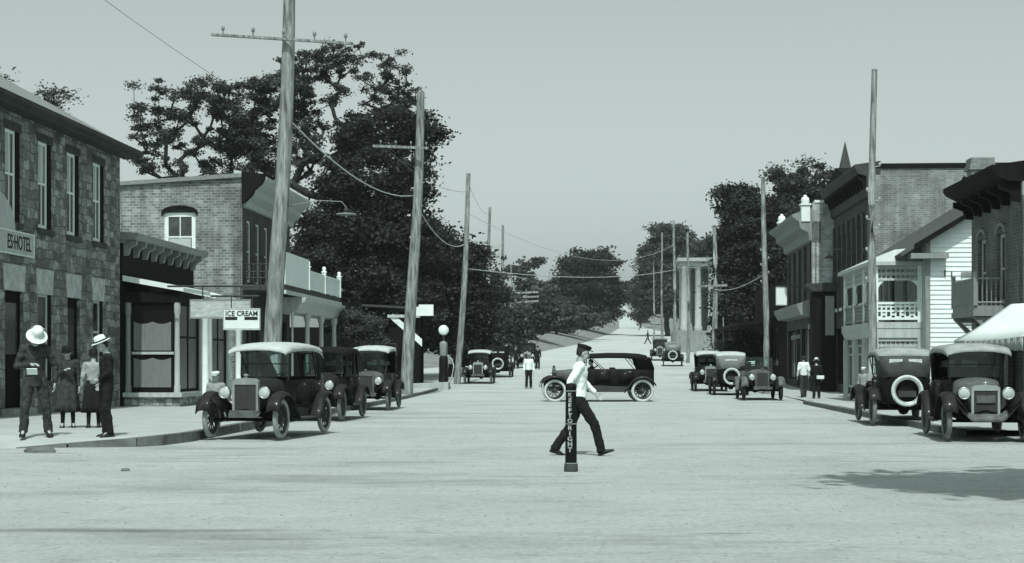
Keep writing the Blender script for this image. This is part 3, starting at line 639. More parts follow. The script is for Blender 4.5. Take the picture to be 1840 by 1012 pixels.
def filling_station():
    g0 = gz(-8, 76)
    e = empty("filling_station", (-8.4, 75.5, g0), TH, "dark filling station shed with white edged lean to roof and flat white sign on top", "building")
    # x -4..+3.2 (street side), dark open front
    m = MB(); m.box(-3.2, 3.2, .2, 6, 0, 3.0); m.build("wall", 'wooddk', e)
    m = MB(); m.add([(.9, -.3, 4.15), (3.7, -.3, 4.0), (3.7, 6.2, 4.0), (.9, 6.2, 4.15), (.9, -.3, 4.03), (3.7, -.3, 3.88), (3.7, 6.2, 3.88), (.9, 6.2, 4.03)],
              [(0, 1, 2, 3), (4, 7, 6, 5), (0, 4, 5, 1), (1, 5, 6, 2), (2, 6, 7, 3), (3, 7, 4, 0)])
    m.build("roof", 'greydk', e)
    m = MB(); m.box(-1.2, 2.2, .0, .2, 3.0, 4.1); m.build("gable", 'wooddk', e)
    # rafter edge (white barge board), pixel run (703,570)->(765,622)
    def barge(xa, ya, xb, yb, Y, t=.36):
        a, b = px(xa, ya, Y) - Vector(e.location), px(xb, yb, Y) - Vector(e.location)
        m = MB(); m.add([(a.x, a.y - .06, a.z), (b.x, b.y - .06, b.z), (b.x, b.y - .06, b.z + t), (a.x + .2, a.y - .06, a.z + .18), (a.x, a.y, a.z), (b.x, b.y, b.z), (b.x, b.y, b.z + t), (a.x + .2, a.y, a.z + .18)],
                  [(0, 1, 2, 3), (7, 6, 5, 4), (0, 4, 5, 1), (1, 5, 6, 2), (2, 6, 7, 3), (3, 7, 4, 0)]); m.build("barge_board", 'white', e)
    barge(703, 571, 762, 623, 74.2)
    m = MB(); a = px(700, 571, 74.2) - Vector(e.location); b_ = px(758, 571, 74.2) - Vector(e.location); m.box(a.x, b_.x, a.y - .12, a.y + .3, a.z, a.z + .14); m.build("fascia", 'offwhite', e)
    a = px(744, 568, 74.2) - Vector(e.location); b_ = px(783, 548, 74.2) - Vector(e.location)
    m = MB(); m.box(a.x + .35, b_.x, a.y - .16, a.y - .1, a.z, b_.z); m.box(a.x, a.x + .35, a.y - .13, a.y - .1, a.z, b_.z - .1); m.build("roof_sign", 'white', e)
    door(e, CAML((-.2, .18, 0)), 0, 1.1, .05, 2.2, 'black', -.06)
    window(e, CAML((1.4, .18, 0)), 0, 1.2, .9, 2.2, 'greydk', 'glass', -.07, .06, None, 1, 0)
    for i in range(2):
        m = MB(); m.cyl((3.3, .2 + i * 5, 0), (3.3, .2 + i * 5, 4.0), .07); m.build("post", 'wooddk', e)
    # pump
    Y = 73.0; p = px(797, 700, Y); pz = gz(p.x, Y)
    e = empty("petrol_pump", (p.x, Y, pz), 0, "tall petrol pump with round white globe and curved hose at the kerb", "petrol pump")
    m = MB(); m.lathe([(.34, 0), (.34, .1), (.25, .14), (.22, .7), (.22, 1.3), (.2, 1.55), (.12, 1.62)], n=16); m.build("cabinet", 'dark', e)
    m = MB(); m.lathe([(.17, 1.6), (.19, 1.66), (.19, 2.2), (.17, 2.26), (.06, 2.32)], n=16); m.build("measuring_cylinder", 'grey', e)
    m = MB(); m.cyl((0, 0, 2.3), (0, 0, 2.62), .035); m.build("stem", 'greydk', e)
    m = MB(); m.lathe([(.0, -.07), (.16, -.065), (.24, -.03), (.25, 0), (.24, .03), (.16, .065), (0, .07)], (0, 0, 2.85), 24, Euler((R(90), 0, 0)).to_quaternion()); go = m.build("globe", 'white', e)
    m = MB(); m.lathe([(.0, -.074), (.08, -.073), (.08, -.07), (0, -.069)], (0, 0, 2.85), 16, Euler((R(90), 0, 0)).to_quaternion()); m.build("globe_emblem", 'greydk', go)
    m = MB(); m.tube([(.18, -.05, 1.62), (.4, -.08, 1.45), (.5, -.1, 1.1), (.42, -.1, .6), (.25, -.08, .2)], .03); m.build("hose", 'canvas', e)
    # low concrete island
    m = MB(); m.prism([(-3.2, -.2), (.2, -.2), (.2, .34), (-3.2, .18)], -1.8, .6, 'Y'); o = m.build("pump_island", 'sidewalk', None, (p.x + .1, Y, pz)); tag(o, kind='structure')
filling_station()

# ------------------------------------------------------------------ right-hand buildings
def balcony_house():
    Y0 = 43.55; Yn = 38.3
    e = empty("brick_balcony_house", RF(Y0), math.pi + TH, "dark brick house at the right edge with bracketed cornice and a wooden balcony", "building")
    L = (Y0 - Yn) * 1.0017; y = lambda Y: (Y0 - Y) * 1.0017; H = 5.75
    ops = [(y(42.35) - .42, y(42.35) + .42, 3.05, 4.95), (y(40.35) - .42, y(40.35) + .42, 3.05, 4.95)]
    g = [(.6, 1.9, .6, 2.6), (2.5, 3.5, .15, 2.6), (3.9, 4.9, .6, 2.6)]
    wall(e, I4, 0, L, 0, H, ops + g, 'brickM', .35)
    wall(e, CAMR((0, L, 0)), .0, 9, 0, H, [], 'brickR', .35)
    b = MB(); b.box(-9, -.36, 0, .3, 0, H); b.build("far_side_wall", 'brickR', e)
    b = MB(); b.box(-9, -.36, .3, L - .36, H - .3, H - .2); b.build("roof", 'greydk', e)
    for o_ in ops:
        w_ = window(e, I4, *o_, 'offwhite', 'glass', .1, .1, None, 1, .5)
        a = MB(); n = 10; cy = (o_[0] + o_[1]) / 2
        for k in range(n):
            t0, t1 = math.pi * k / n, math.pi * (k + 1) / n
            a.prism([(cy + .5 * math.cos(t0), 4.95 + .28 * math.sin(t0)), (cy + .5 * math.cos(t1), 4.95 + .28 * math.sin(t1)), (cy + .4 * math.cos(t1), 4.95 + .2 * math.sin(t1)), (cy + .4 * math.cos(t0), 4.95 + .2 * math.sin(t0))], .003, .05)
        a.build("arch_moulding", 'grey', w_)
    window(e, I4, *g[0], 'greydk', 'glass', .1, .08, None, 1, 0); window(e, I4, *g[2], 'greydk', 'glass', .1, .08, None, 1, 0); door(e, I4, *g[1], 'wooddk', .15)
    # cornice on brackets standing proud of the parapet
    c = MB(); c.prism([(.0, 6.1), (.35, 6.12), (.7, 6.3), (.78, 6.42), (.78, 6.52), (-.25, 6.66), (-.25, 6.1)], -.15, L + .0, 'Y'); co = c.build("cornice", 'wooddk', e)
    c = MB(); c.box(-.3, -.003, .0, L, 5.753, 6.1); c.build("frieze", 'awng', co)
    for i in range(6):
        b = MB(); bracket(b, .05 + i * (L - .35) / 5, .2 + i * (L - .35) / 5, .003, .55, 5.6, 6.097); b.build("bracket", 'wooddk', co)
    c = MB(); c.prism([(-.2, 6.6), (.3, 6.55), (.25, 6.85), (.1, 6.75), (-.1, 6.9), (-.2, 6.8)], -.1, .25, 'Y'); c.build("finial", 'wooddk', co)
    # balcony
    ya, yb, d = y(42.5), y(40.05), .78
    f = MB(); f.box(.003, d, ya, yb, 2.88, 3.0); f.box(.003, d + .03, ya - .03, yb + .03, 2.72, 2.878); bo = f.build("balcony", 'grey', e)
    r = MB()
    for (x0, y0_, x1, y1_) in ((d - .03, ya, d - .03, yb), (.03, ya, d - .03, ya), (.03, yb, d - .03, yb)):
        for zz in (3.08, 3.72): r.cyl((x0, y0_, zz), (x1, y1_, zz), .03, n=6)
        n = 22 if y0_ != y1_ else 6
        for i in range(n): t = (i + .5) / n; r.cyl((x0 + (x1 - x0) * t, y0_ + (y1_ - y0_) * t, 3.0), (x0 + (x1 - x0) * t, y0_ + (y1_ - y0_) * t, 3.72), .016 if n < 10 else .03, n=6)
    for yy in (ya, yb): r.box(d - .07, d + .03, yy - .05, yy + .05, 3.0, 3.9)
    r.build("railing", 'grey', bo)
    for yy in (ya + .1, yb - .1):
        b = MB(); b.prism([(.003, 1.95), (.1, 1.95), (d, 2.68), (d, 2.715), (.003, 2.715), (.003, 2.6), (d - .2, 2.6), (.003, 2.1)], yy - .06, yy + .06, 'Y'); b.build("balcony_bracket", 'grey', bo)
    # awning of the shop below, nearer the camera
    a = empty("shop_awning", RF(39.2), math.pi + TH, "big white canvas awning with grey scalloped valance at the right edge", "awning")
    n = 14; La = 6.4; rows = []
    for (x, z) in ((.05, 3.0), (.45, 2.72), (.95, 2.36), (1.5, 2.05)):
        rows.append([(x, La * i / n, z - .05 * math.sin(math.pi * i / n)) for i in range(n + 1)])
    m = MB(); m.grid(rows); m.build("canvas", 'awn', a, solid=.015)
    m = MB(); rows = [[(1.5 + .02 * math.sin(i * 1.1), 1.1 + (La - 1.1) * i / 60, 2.03 if k == 0 else 1.78 - .04 * abs(math.sin(i * .5))) for i in range(61)] for k in range(2)]; m.grid(rows); m.build("valance", 'awng', a, solid=.01)
    m = MB(); m.box(1.49, 1.51, .0, 1.08, 1.78, 2.04); vo = m.build("valance_panel", 'offwhite', a)
    text("X T P", .2, "lettering", 'letters', vo, basis((0, -1, 0), (0, 0, 1), (1.516, .55, 1.9)), bold=.003)
    for yy in (.1, La - .1):
        m = MB(); m.tube([(.0, yy, 2.0), (1.48, yy, 2.0)], .02); m.build("awning_arm", 'greydk', a)
    # shop under the awning
    e2 = empty("awning_shop", RF(38.28), math.pi + TH, "shaded shop front with pale posts under the big white awning", "building")
    wall(e2, I4, 0, 7, 0, 5.6, [(.5, 2.4, .5, 2.7), (2.8, 3.8, .15, 2.6), (4.2, 6.4, .5, 2.7)], 'brickR', .3)
    window(e2, I4, .5, 2.4, .5, 2.7, 'grey', 'glass', .1, .1, None, 2, 0, name="shop_window"); window(e2, I4, 4.2, 6.4, .5, 2.7, 'grey', 'glass', .1, .1, None, 2, 0, name="shop_window")
    door(e2, I4, 2.8, 3.8, .15, 2.6, 'wooddk', .15)
    m = MB(); m.box(-9, -.3, 0, 7, 0, 5.5); m.build("building_block", 'brickR', e2)
balcony_house()

def lattice(b, y0, y1, z0, z1, x, th=.03, kind='diamond', n=10):
    if kind == 'slot':            # sawn-board balustrade with offset slots
        step = (y1 - y0) / n
        for i in range(n + 1):
            c = y0 + step * i; b.box(x - th, x, c - step * .17, c + step * .17, z0, z1)
        for i in range(n):
            c = y0 + step * (i + .5); zm = (z0 + z1) / 2
            for zz, hh in (((zm if i % 2 else zm + .16), .04), ((z0 + .1 if i % 2 else zm - .22), .035), ((z1 - .08 if i % 2 else zm + .0), .03)):
                b.box(x - th, x - .002, c - step * .35, c + step * .35, zz - hh, zz + hh)
    else:
        step = (y1 - y0) / n
        for i in range(n + 1): b.box(x - th, x, y0 + step * i - .018, y0 + step * i + .018, z0, z1)
        for i in range(n):
            c = y0 + step * (i + .5); h = (z1 - z0)
            b.box(x - th, x - .002, c - step * .5, c + step * .5, z0 + h * .42, z0 + h * .58)
            b.torus((x - th / 2, c, z0 + h / 2), min(step, h) * .34, .018, 'X', 10, 4)

def veranda_house():
    Yn = 49.5; Yf = 59.0; L = (Yf - Yn)
    e = empty("clapboard_house", RF(Yf), math.pi + TH, "white clapboard house with shingled gable roof and two storey fretwork veranda", "building")
    # camera-side gable wall in lapped boards
    P = CAMR((0, L, 0)); W = 6.0; He = 5.5; sl = .62
    def top(u): return He + sl * min(u, W - u)
    m = MB(); m.m = P; z = .3; k = 0
    holes = [(1.12, 2.1, 2.85, 4.3), (1.05, 2.1, .75, 2.15)]
    m.box(-.3, -.01, .02, W - .02, 0, He - .05)
    m.prism([(0.02, He - .05), (W / 2, He + sl * W / 2 - .05), (W - .02, He - .05)], -.3, -.01)
    while z < He + sl * W / 2 - .1:
        z1 = z + .155
        if z1 > He: a = (z1 - He) / sl; segs = [(a, W - a)]
        else: segs = [(0.0, W)]
        for h in holes:
            ns = []
            for s0, s1 in segs:
                if z1 > h[2] and z < h[3] and h[0] < s1 and h[1] > s0: ns += [(s0, h[0]), (h[1], s1)]
                else: ns.append((s0, s1))
            segs = ns
        for s0, s1 in segs:
            if s1 - s0 > .05: m.add([(.032, s0, z), (.032, s1, z), (.004, s1, z1), (.004, s0, z1), (-.009, s0, z), (-.009, s1, z), (-.009, s1, z1), (-.009, s0, z1)], [(0, 1, 2, 3), (0, 4, 5, 1), (0, 3, 7, 4), (1, 5, 6, 2)])
        z = z1
    m.build("clapboard_wall", 'white', e)
    for h in holes:
        window(e, P, h[0] + .01, h[1] - .01, h[2], h[3], 'white', 'glassg', -.05, .1, 'grey', 1, .5, lintel=None)
        t = MB(); t.m = P; t.box(.045, .09, h[0] - .02, h[1] + .02, h[3] + .003, h[3] + .14); t.build("window_head", 'grey', e)
    c = MB(); c.m = P; c.box(-.05, .055, -.06, .1, 0, He - .06); c.build("corner_board", 'grey', e)
    for i, (u, zz) in enumerate(((.56, 4.42), (.78, 4.36))): m = MB(); m.m = P; m.box(.03, .06, u, u + .03, zz - .12, zz + .1); m.build("wall_hook", 'dark', e)
    # street-side wall
    wall(e, I4, 0, L - .02, 0, He, [(1, 1.9, 3.1, 4.5), (3.2, 4.1, 2.9, 4.7), (5.6, 6.5, 3.1, 4.5), (7.6, 8.4, 3.1, 4.5)], 'offwhite', .29)
    for o_ in ((1, 1.9, 3.1, 4.5), (5.6, 6.5, 3.1, 4.5), (7.6, 8.4, 3.1, 4.5)): window(e, I4, *o_, 'offwhite', 'glass', .05, .08, 'offwhite', 0, .5)
    door(e, I4, 3.2, 4.1, 2.9, 4.7, 'greydk', .1)
    # roof
    r = MB(); ov = .92; y1 = L + .45; y0 = -.3
    for s_ in (0, 1):
        xa, xb = (ov, -W / 2) if not s_ else (-W - ov, -W / 2); za = He - ov * sl; zb = He + sl * W / 2 + .02
        v = [(xa, y0, za + .1), (xa, y1, za + .1), (xb, y1, zb + .1), (xb, y0, zb + .1), (xa, y0, za), (xa, y1, za), (xb, y1, zb), (xb, y0, zb)]
        r.add(v, [(0, 1, 2, 3), (4, 7, 6, 5), (0, 4, 5, 1), (1, 5, 6, 2), (3, 7, 4, 0)])
    ro = r.build("roof", 'roofdk', e)
    s_ = MB(); s_.m = P; a_ = .47
    s_.add([(a_, -.5, He - .36), (a_, W / 2, He + sl * W / 2 - .08), (a_ - .04, W / 2, He + sl * W / 2 - .08), (a_ - .04, -.5, He - .36), (a_, -.5, He - .16), (a_, W / 2, He + sl * W / 2 + .08), (a_ - .04, W / 2, He + sl * W / 2 + .08), (a_ - .04, -.5, He - .16)],
           [(0, 1, 5, 4), (3, 7, 6, 2), (0, 3, 2, 1), (4, 5, 6, 7)])
    s_.build("barge_board", 'wooddk', ro)
    rt = MB(); rt.m = P; rt.box(.0, .42, -.6, .62, He - .62, He - .45); rt.build("eave_return", 'grey', ro)
    ch = MB(); yy = L - 3.4; ch.box(-2.95, -2.2, yy - .35, yy + .35, He + 1.2, 8.2); ch.box(-3.03, -2.12, yy - .43, yy + .43, 8.2, 8.38); ch.box(-2.98, -2.17, yy - .38, yy + .38, 8.38, 8.62); ch.build("chimney", 'brickR', ro)
    # veranda: upper storey porch and enclosed shop front below, projecting 1.5 m to the street
    d = 1.55; ya, yb = 2.6, L - .75
    f = MB(); f.box(.003, d + .12, ya - .1, yb + .1, 2.62, 2.82); f.prism([(.003, 2.3), (d, 2.3), (d + .08, 2.5), (d + .14, 2.617), (.003, 2.617)], ya - .08, yb + .08, 'Y'); vo = f.build("veranda", 'offwhite', e)
    rf = MB(); zt = 4.72
    rf.add([(.003, ya - .2, zt + .62), (.003, yb - .25, zt + .62), (d * .55, ya + .2, zt + .55), (d * .55, yb - .2, zt + .55), (d + .25, ya - .25, zt + .12), (d + .25, yb + .25, zt + .12), (.003, ya - .25, zt + .12), (.003, yb + .25, zt + .12), (d + .25, ya - .25, zt), (d + .25, yb + .25, zt), (.003, ya - .25, zt), (.003, yb + .25, zt)],
           [(0, 2, 3, 1), (2, 4, 5, 3), (1, 3, 5, 7), (0, 6, 4, 2), (4, 8, 9, 5), (5, 9, 11, 7), (6, 10, 8, 4), (8, 10, 11, 9)])
    rf.build("veranda_roof", 'canvas', vo)
    def bayend(Pm, w0, w1, zb_, zt_, lower=False):
        fr = MB(); fr.m = Pm
        fr.box(-.05, .03, w0, w1, zt_ - .12, zt_); fr.box(-.05, .03, w0, w1, zt_ - .50, zt_ - .42)
        lattice(fr, w0 + .05, w1 - .05, zt_ - .42, zt_ - .12, .0, .03, 'd', 9 if w1 - w0 < 2 else 24)
        fr.build("fretwork_frieze", 'offwhite', vo)
        for s_, w_ in ((1, w0), (-1, w1)):
            br = MB(); br.m = Pm
            n = 7; rr = .5 if lower else .42
            out = [(w_ + s_ * .06, zt_ - .5), (w_ + s_ * rr, zt_ - .5)] + [(w_ + s_ * (rr - (rr - .08) * math.sin(math.pi / 2 * i / n)), zt_ - .5 - rr * (1 - math.cos(math.pi / 2 * i / n))) for i in range(1, n + 1)]
            br.prism(out if s_ > 0 else out[::-1], -.03, .0)
            br.build("arch_bracket", 'white', vo)
    Pe = CAMR((d, yb, 0))       # camera-side end, u from street edge to house
    bayend(Pe, 0, d - .03, 2.82, zt - .003)
    bayend(Pe, 0, d - .03, .1, 2.3, True)
    bl = MB(); bl.m = Pe; bl.box(-.05, .03, .0, d - .03, 2.9, 2.98); bl.box(-.05, .04, 0, d - .03, 3.42, 3.5); lattice(bl, .06, d - .09, 2.98, 3.42, .0, .03, 'slot', 9); bl.build("balustrade", 'white', vo)
    Ps = frame(0, (d, 0, 0))
    for i in range(3):
        a_, b_ = ya + (yb - ya) * i / 3, ya + (yb - ya) * (i + 1) / 3
        bayend(Ps, a_, b_, 2.82, zt - .003)
        bl = MB(); bl.m = Ps; bl.box(-.05, .03, a_, b_, 2.9, 2.98); bl.box(-.05, .04, a_, b_, 3.42, 3.5); lattice(bl, a_ + .06, b_ - .06, 2.98, 3.42, 0, .03, 'slot', 10); bl.build("balustrade", 'grey', vo)
    for X, yy in [(d - .02, ya + (yb - ya) * i / 3) for i in range(4)] + [(.08, yb), (.08, ya)]:
        p = MB(); p.box(X - .07, X + .07, yy - .07, yy + .07, 2.823, zt - .003); p.lathe([(.07, 3.5), (.11, 3.55), (.05, 3.66), (.09, 3.72), (.02, 3.84)], (X, yy, 0), 8); p.build("veranda_post", 'white', vo)
        p = MB(); p.box(X - .08, X + .08, yy - .08, yy + .08, .06, 2.297); p.build("veranda_post", 'offwhite', vo)
    # ground-floor shop front under the far half of the veranda
    sf = MB(); sf.box(.003, d - .16, ya - .0, yb - 2.0, .05, 2.29); so = sf.build("shop_front", 'grey', vo)
    for i in range(4):
        y_ = ya + .15 + i * ((yb - 2.0 - ya - .2) / 4); wdt = (yb - 2.0 - ya - .2) / 4 - .14
        window(so, frame(0, (d - .16, 0, 0)), y_, y_ + wdt, .55, 2.1, 'offwhite', 'glass', -.06, .06, None, 0, .78, name="window")
    plv = leafy([(d * .5, yb - .6, 1.75, .5, .4, .3), (d * .3, yb - .5, 1.2, .3, .4, .3)], 500, .07, 5)
    plv2 = plv.build("potted_vine", 'leaflt', None); plv2.location = e.matrix_basis @ Vector((0, 0, 0)); plv2.rotation_euler = (0, 0, math.pi + TH)
    tag(plv2, "pale leafy vine growing in the lower arch of the fretwork veranda", "plant")

def leafy(ells, n, size, seed, up=0):
    rs = np.random.RandomState(seed); b = MB(); E = np.array(ells, float)
    k = rs.randint(0, len(E), n); d = rs.normal(size=(n, 3)); d /= np.linalg.norm(d, axis=1)[:, None]
    r = rs.uniform(.3, 1, n) ** .6; c = E[k, :3] + d * r[:, None] * E[k, 3:6]
    leafquads(b, c, size, rs); return b
def leafquads(b, c, size, rs, flat=.6):
    n = len(c); s = size * rs.uniform(.6, 1.3, n)
    a = rs.normal(size=(n, 3)); a[:, 2] *= flat; a /= np.linalg.norm(a, axis=1)[:, None]
    q = rs.normal(size=(n, 3)); q = np.cross(a, q); q /= np.linalg.norm(q, axis=1)[:, None]
    a *= s[:, None]; q *= (s * .55)[:, None]
    V = np.stack([c - a, c + q, c + a * .9, c - q], 1).reshape(-1, 3)
    o = len(b.v); b.v += [tuple(v) for v in V]; b.f += [(o + 4 * i, o + 4 * i + 1, o + 4 * i + 2, o + 4 * i + 3) for i in range(n)]; b.sm += [False] * n
veranda_house()

def big_brick():
    Yn, Yf = 59.9, 69.2; L = Yf - Yn; H = 9.2
    e = empty("brick_block", RF(Yf), math.pi + TH, "large brick block with pale windowless side wall, dark corniced front and a small spire", "building")
    wall(e, CAMR((0, L, 0)), 0, 14, 0, H, [], 'brickR', .4)
    c = MB(); c.m = CAMR((0, L, 0)); c.box(-.5, .06, 0, 14, H + .003, H + .14); c.box(-.45, .02, .3, 14, H + .14, H + .2); c.build("coping", 'wooddk', e)
    y = lambda px_: 0
    ops = [(.55 + i * 1.28, 1.2 + i * 1.28, 3.9, 7.1) for i in range(7)]
    gr = [(.5, 2.8, .5, 3.0), (3.3, 4.5, .1, 3.0), (5.0, 8.3, .5, 3.0)]
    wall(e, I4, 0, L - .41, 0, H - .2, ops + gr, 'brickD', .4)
    for o_ in ops: window(e, I4, *o_, 'grey', 'glass', .05, .08, 'white', 0, .5)
    for g in (gr[0], gr[2]): window(e, I4, *g, 'wooddk', 'glass', .1, .08, None, 2, 0, name="shop_window")
    door(e, I4, *gr[1], 'wooddk', .2)
    p = MB()
    for i in range(8): yy = .2 + i * 1.28; p.box(.003, .09, yy, yy + .2, 3.5, 7.6)
    p.build("pilasters", 'brickD', e)
    b = MB(); b.box(-14, -.4, 0, .35, 0, H); b.box(-14, -.4, .4, L - .4, H - .5, H - .4); b.build("rear_walls", 'brickR', e)
    c = MB(); c.prism([(.003, 8.05), (.15, 8.1), (.15, 8.9), (.5, 9.0), (.62, 9.25), (.62, 9.36), (-.4, 9.5), (-.4, 9.02), (.003, 9.02)], -.1, L + .05, 'Y'); co = c.build("cornice", 'greydk', e)
    for i in range(14):
        b = MB(); yy = .15 + i * .69; bracket(b, yy, yy + .14, .152, .48, 8.45, 8.95); b.build("bracket", 'wooddk', co)
    c = MB()
    for i in range(13): c.lathe([(.0, 0), (.12, .005), (.12, .03), (0, .035)], (.153, .57 + i * .69, 8.62), 10, Euler((0, R(90), 0)).to_quaternion())
    c.build("rosettes", 'grey', co)
    # pointed spire on a small gabled base above the cornice
    c = MB(); c.prism([(1.6, 9.42), (5.2, 9.42), (4.9, 9.62), (3.3, 10.0), (1.9, 9.62)], -.35, .45); sp = c.build("pediment", 'wooddk', e)
    c = MB(); c.add([(.3, 2.6, 9.55), (.3, 3.25, 9.55), (-.35, 3.25, 9.55), (-.35, 2.6, 9.55), (-.03, 2.92, 11.25)], [(0, 1, 4), (1, 2, 4), (2, 3, 4), (3, 0, 4), (3, 2, 1, 0)]); c.build("spire", 'greydk', sp)
    # ground-floor moulding at the far end next to the narrow shop
    # bracket lamp between the block and the veranda
    p = px(1490, 463, 62.5); lp = empty("bracket_lamp", p, 0, "gooseneck bracket lamp with dark shade reaching out before the pale brick wall", "lamp")
    m = MB(); m.lathe([(.2, -.03), (.19, 0), (.08, .08), (.03, .12)], n=14); m.build("lamp_shade", 'dark', lp)
    m = MB(); m.tube([(0, 0, .1), (.02, 0, .25), (.1, 0, .33), (.25, 0, .34), (.8, .0, .37), (1.25, 0, .36)], .018); m.build("arm", 'greydk', lp)
    m = MB(); m.lathe([(0, -.12), (.05, -.08), (.05, -.02), (.03, 0)], n=10); m.build("bulb", 'glasslens', lp)
    # narrow brick shop beyond, standing a little forward
    Y1n, Y1f = 69.5, 79.0; L1 = Y1f - Y1n
    g0 = prof(Y1n)
    org = Vector(RF(Y1f)) + Vector((-.95, 0, 0))
    e = empty("narrow_brick_shop", org, math.pi + TH, "narrow brick shop with pale side wall, white urn finials and heavy grey cornice", "building")
    H1 = 8.85
    wall(e, CAMR((0, L1, 0)), 0, 6, 0, H1, [], 'brickN', .4)
    c = MB(); c.m = CAMR((0, L1, 0)); c.box(-.45, .05, .1, 6, H1 + .003, H1 + .12); c.build("coping", 'white', e)
    ops = [(.6 + i * 2.0, 1.5 + i * 2.0, 4.2, 7.0) for i in range(5)]
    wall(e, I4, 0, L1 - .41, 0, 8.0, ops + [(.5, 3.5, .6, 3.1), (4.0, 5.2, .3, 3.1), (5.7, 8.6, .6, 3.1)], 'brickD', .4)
    for o_ in ops: window(e, I4, *o_, 'grey', 'glass', .12, .1, 'grey', 0, .5)
    for g in ((.5, 3.5, .6, 3.1), (5.7, 8.6, .6, 3.1)): window(e, I4, *g, 'wooddk', 'glass', .1, .08, None, 2, 0, name="shop_window")
    door(e, I4, 4.0, 5.2, .3, 3.1, 'wooddk', .2)
    c = MB(); c.prism([(.003, 7.1), (.12, 7.15), (.2, 7.5), (.55, 7.7), (.6, 8.0), (.9, 8.2), (.95, 8.32), (-.3, 8.75), (-.3, 8.0), (.003, 8.0)], -.1, L1 - .1, 'Y'); c.build("cornice", 'grey', e)
    for yy in (L1 - .25, .2):
        u = MB(); u.box(.1, .5, yy - .2, yy + .2, 8.0, 8.75); u.box(.05, .55, yy - .25, yy + .25, 8.75, 8.83); u.lathe([(.16, 8.82), (.2, 8.95), (.17, 9.1), (.08, 9.16), (.07, 9.22), (0, 9.26)], (.3, yy, 0), 12); u.build("urn_finial", 'white', e)
    c = MB(); c.prism([(.003, 3.6), (.5, 3.65), (.7, 4.0), (.7, 4.15), (.003, 4.4)], .2, L1 + .0, 'Y'); c.build("shop_cornice", 'grey', e)
    m = MB(); m.box(-.9, .12, L1 + .003, L1 + .9, -.3, 4.7); an = m.build("annex", 'wooddk', e)
    m = MB(); m.prism([(-.93, 4.7), (.15, 4.7), (.3, 4.85), (.45, 4.95), (.45, 5.05), (-.93, 5.12)], L1 - .1, L1 + 1.05, 'Y'); m.build("annex_cornice", 'greydk', an)
    m = MB(); m.box(-.85, -.45, L1 + .903, L1 + .96, 2.7, 4.5); m.build("annex_panel", 'grey', an)
    # dark lower shop between, in shade
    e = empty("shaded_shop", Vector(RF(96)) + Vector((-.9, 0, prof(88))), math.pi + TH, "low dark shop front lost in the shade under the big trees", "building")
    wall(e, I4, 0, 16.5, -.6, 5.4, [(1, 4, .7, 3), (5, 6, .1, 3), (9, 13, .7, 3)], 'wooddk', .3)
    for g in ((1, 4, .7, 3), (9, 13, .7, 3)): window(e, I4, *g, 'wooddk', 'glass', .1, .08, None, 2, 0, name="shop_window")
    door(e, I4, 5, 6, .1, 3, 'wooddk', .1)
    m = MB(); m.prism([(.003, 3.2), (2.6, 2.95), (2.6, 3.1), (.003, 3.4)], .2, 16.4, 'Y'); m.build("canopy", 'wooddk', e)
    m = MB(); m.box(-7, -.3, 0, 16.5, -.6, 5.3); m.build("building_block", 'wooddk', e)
big_brick()

def temple():
    Y = 150; z0 = 4.6; a = px(1224, 465, Y)
    e = empty("columned_hall", (a.x, Y, z0), R(-4), "white columned hall with flat portico roof beyond the poles up the street", "building")
    H = px(1224, 470, Y).z - z0
    m = MB(); m.box(-.6, 9, -.6, 12, -3, -.003); m.box(-.9, 5, -1.6, -.603, -3, -.5); m.build('foundation', 'grey', e)
    m = MB(); m.box(-.4, 5.6, -.4, 6, H, H + .35); m.box(-.15, 5.3, -.1, 5.8, H - .45, H - .003); ro = m.build("portico_roof", 'palegrey', e)
    for x, yy in ((.3, .3), (.95, 3.8), (1.7, .4), (3.0, .5), (.3, 4.6)):
        c = MB(); c.lathe([(.42, 0), (.42, .4), (.34, .5), (.29, H - .8), (.4, H - .6), (.4, H - .46)], (x, yy, 0), 14); c.build("column", 'palegrey', e)
    w_ = MB(); w_.box(3.4, 8.6, 1.6, 12, 0, H - .46); w_.build("wall", 'offwhite', e)
    w_ = MB(); w_.box(.5, 3.39, 5.2, 12, 0, H - .46); w_.build("inner_wall", 'grey', e)
    w_ = MB(); w_.box(5.4, 8.4, .2, 1.598, 0, 3.0); w_.build("porch", 'greydk', e)
    for i in range(2): window(e, frame(-math.pi / 2, (4.0 + i * 2.2, 1.6, 0)), 0, 1.2, 3.6, 7.0, 'offwhite', 'glass', -.07, .1, None, 0, .5)
temple()

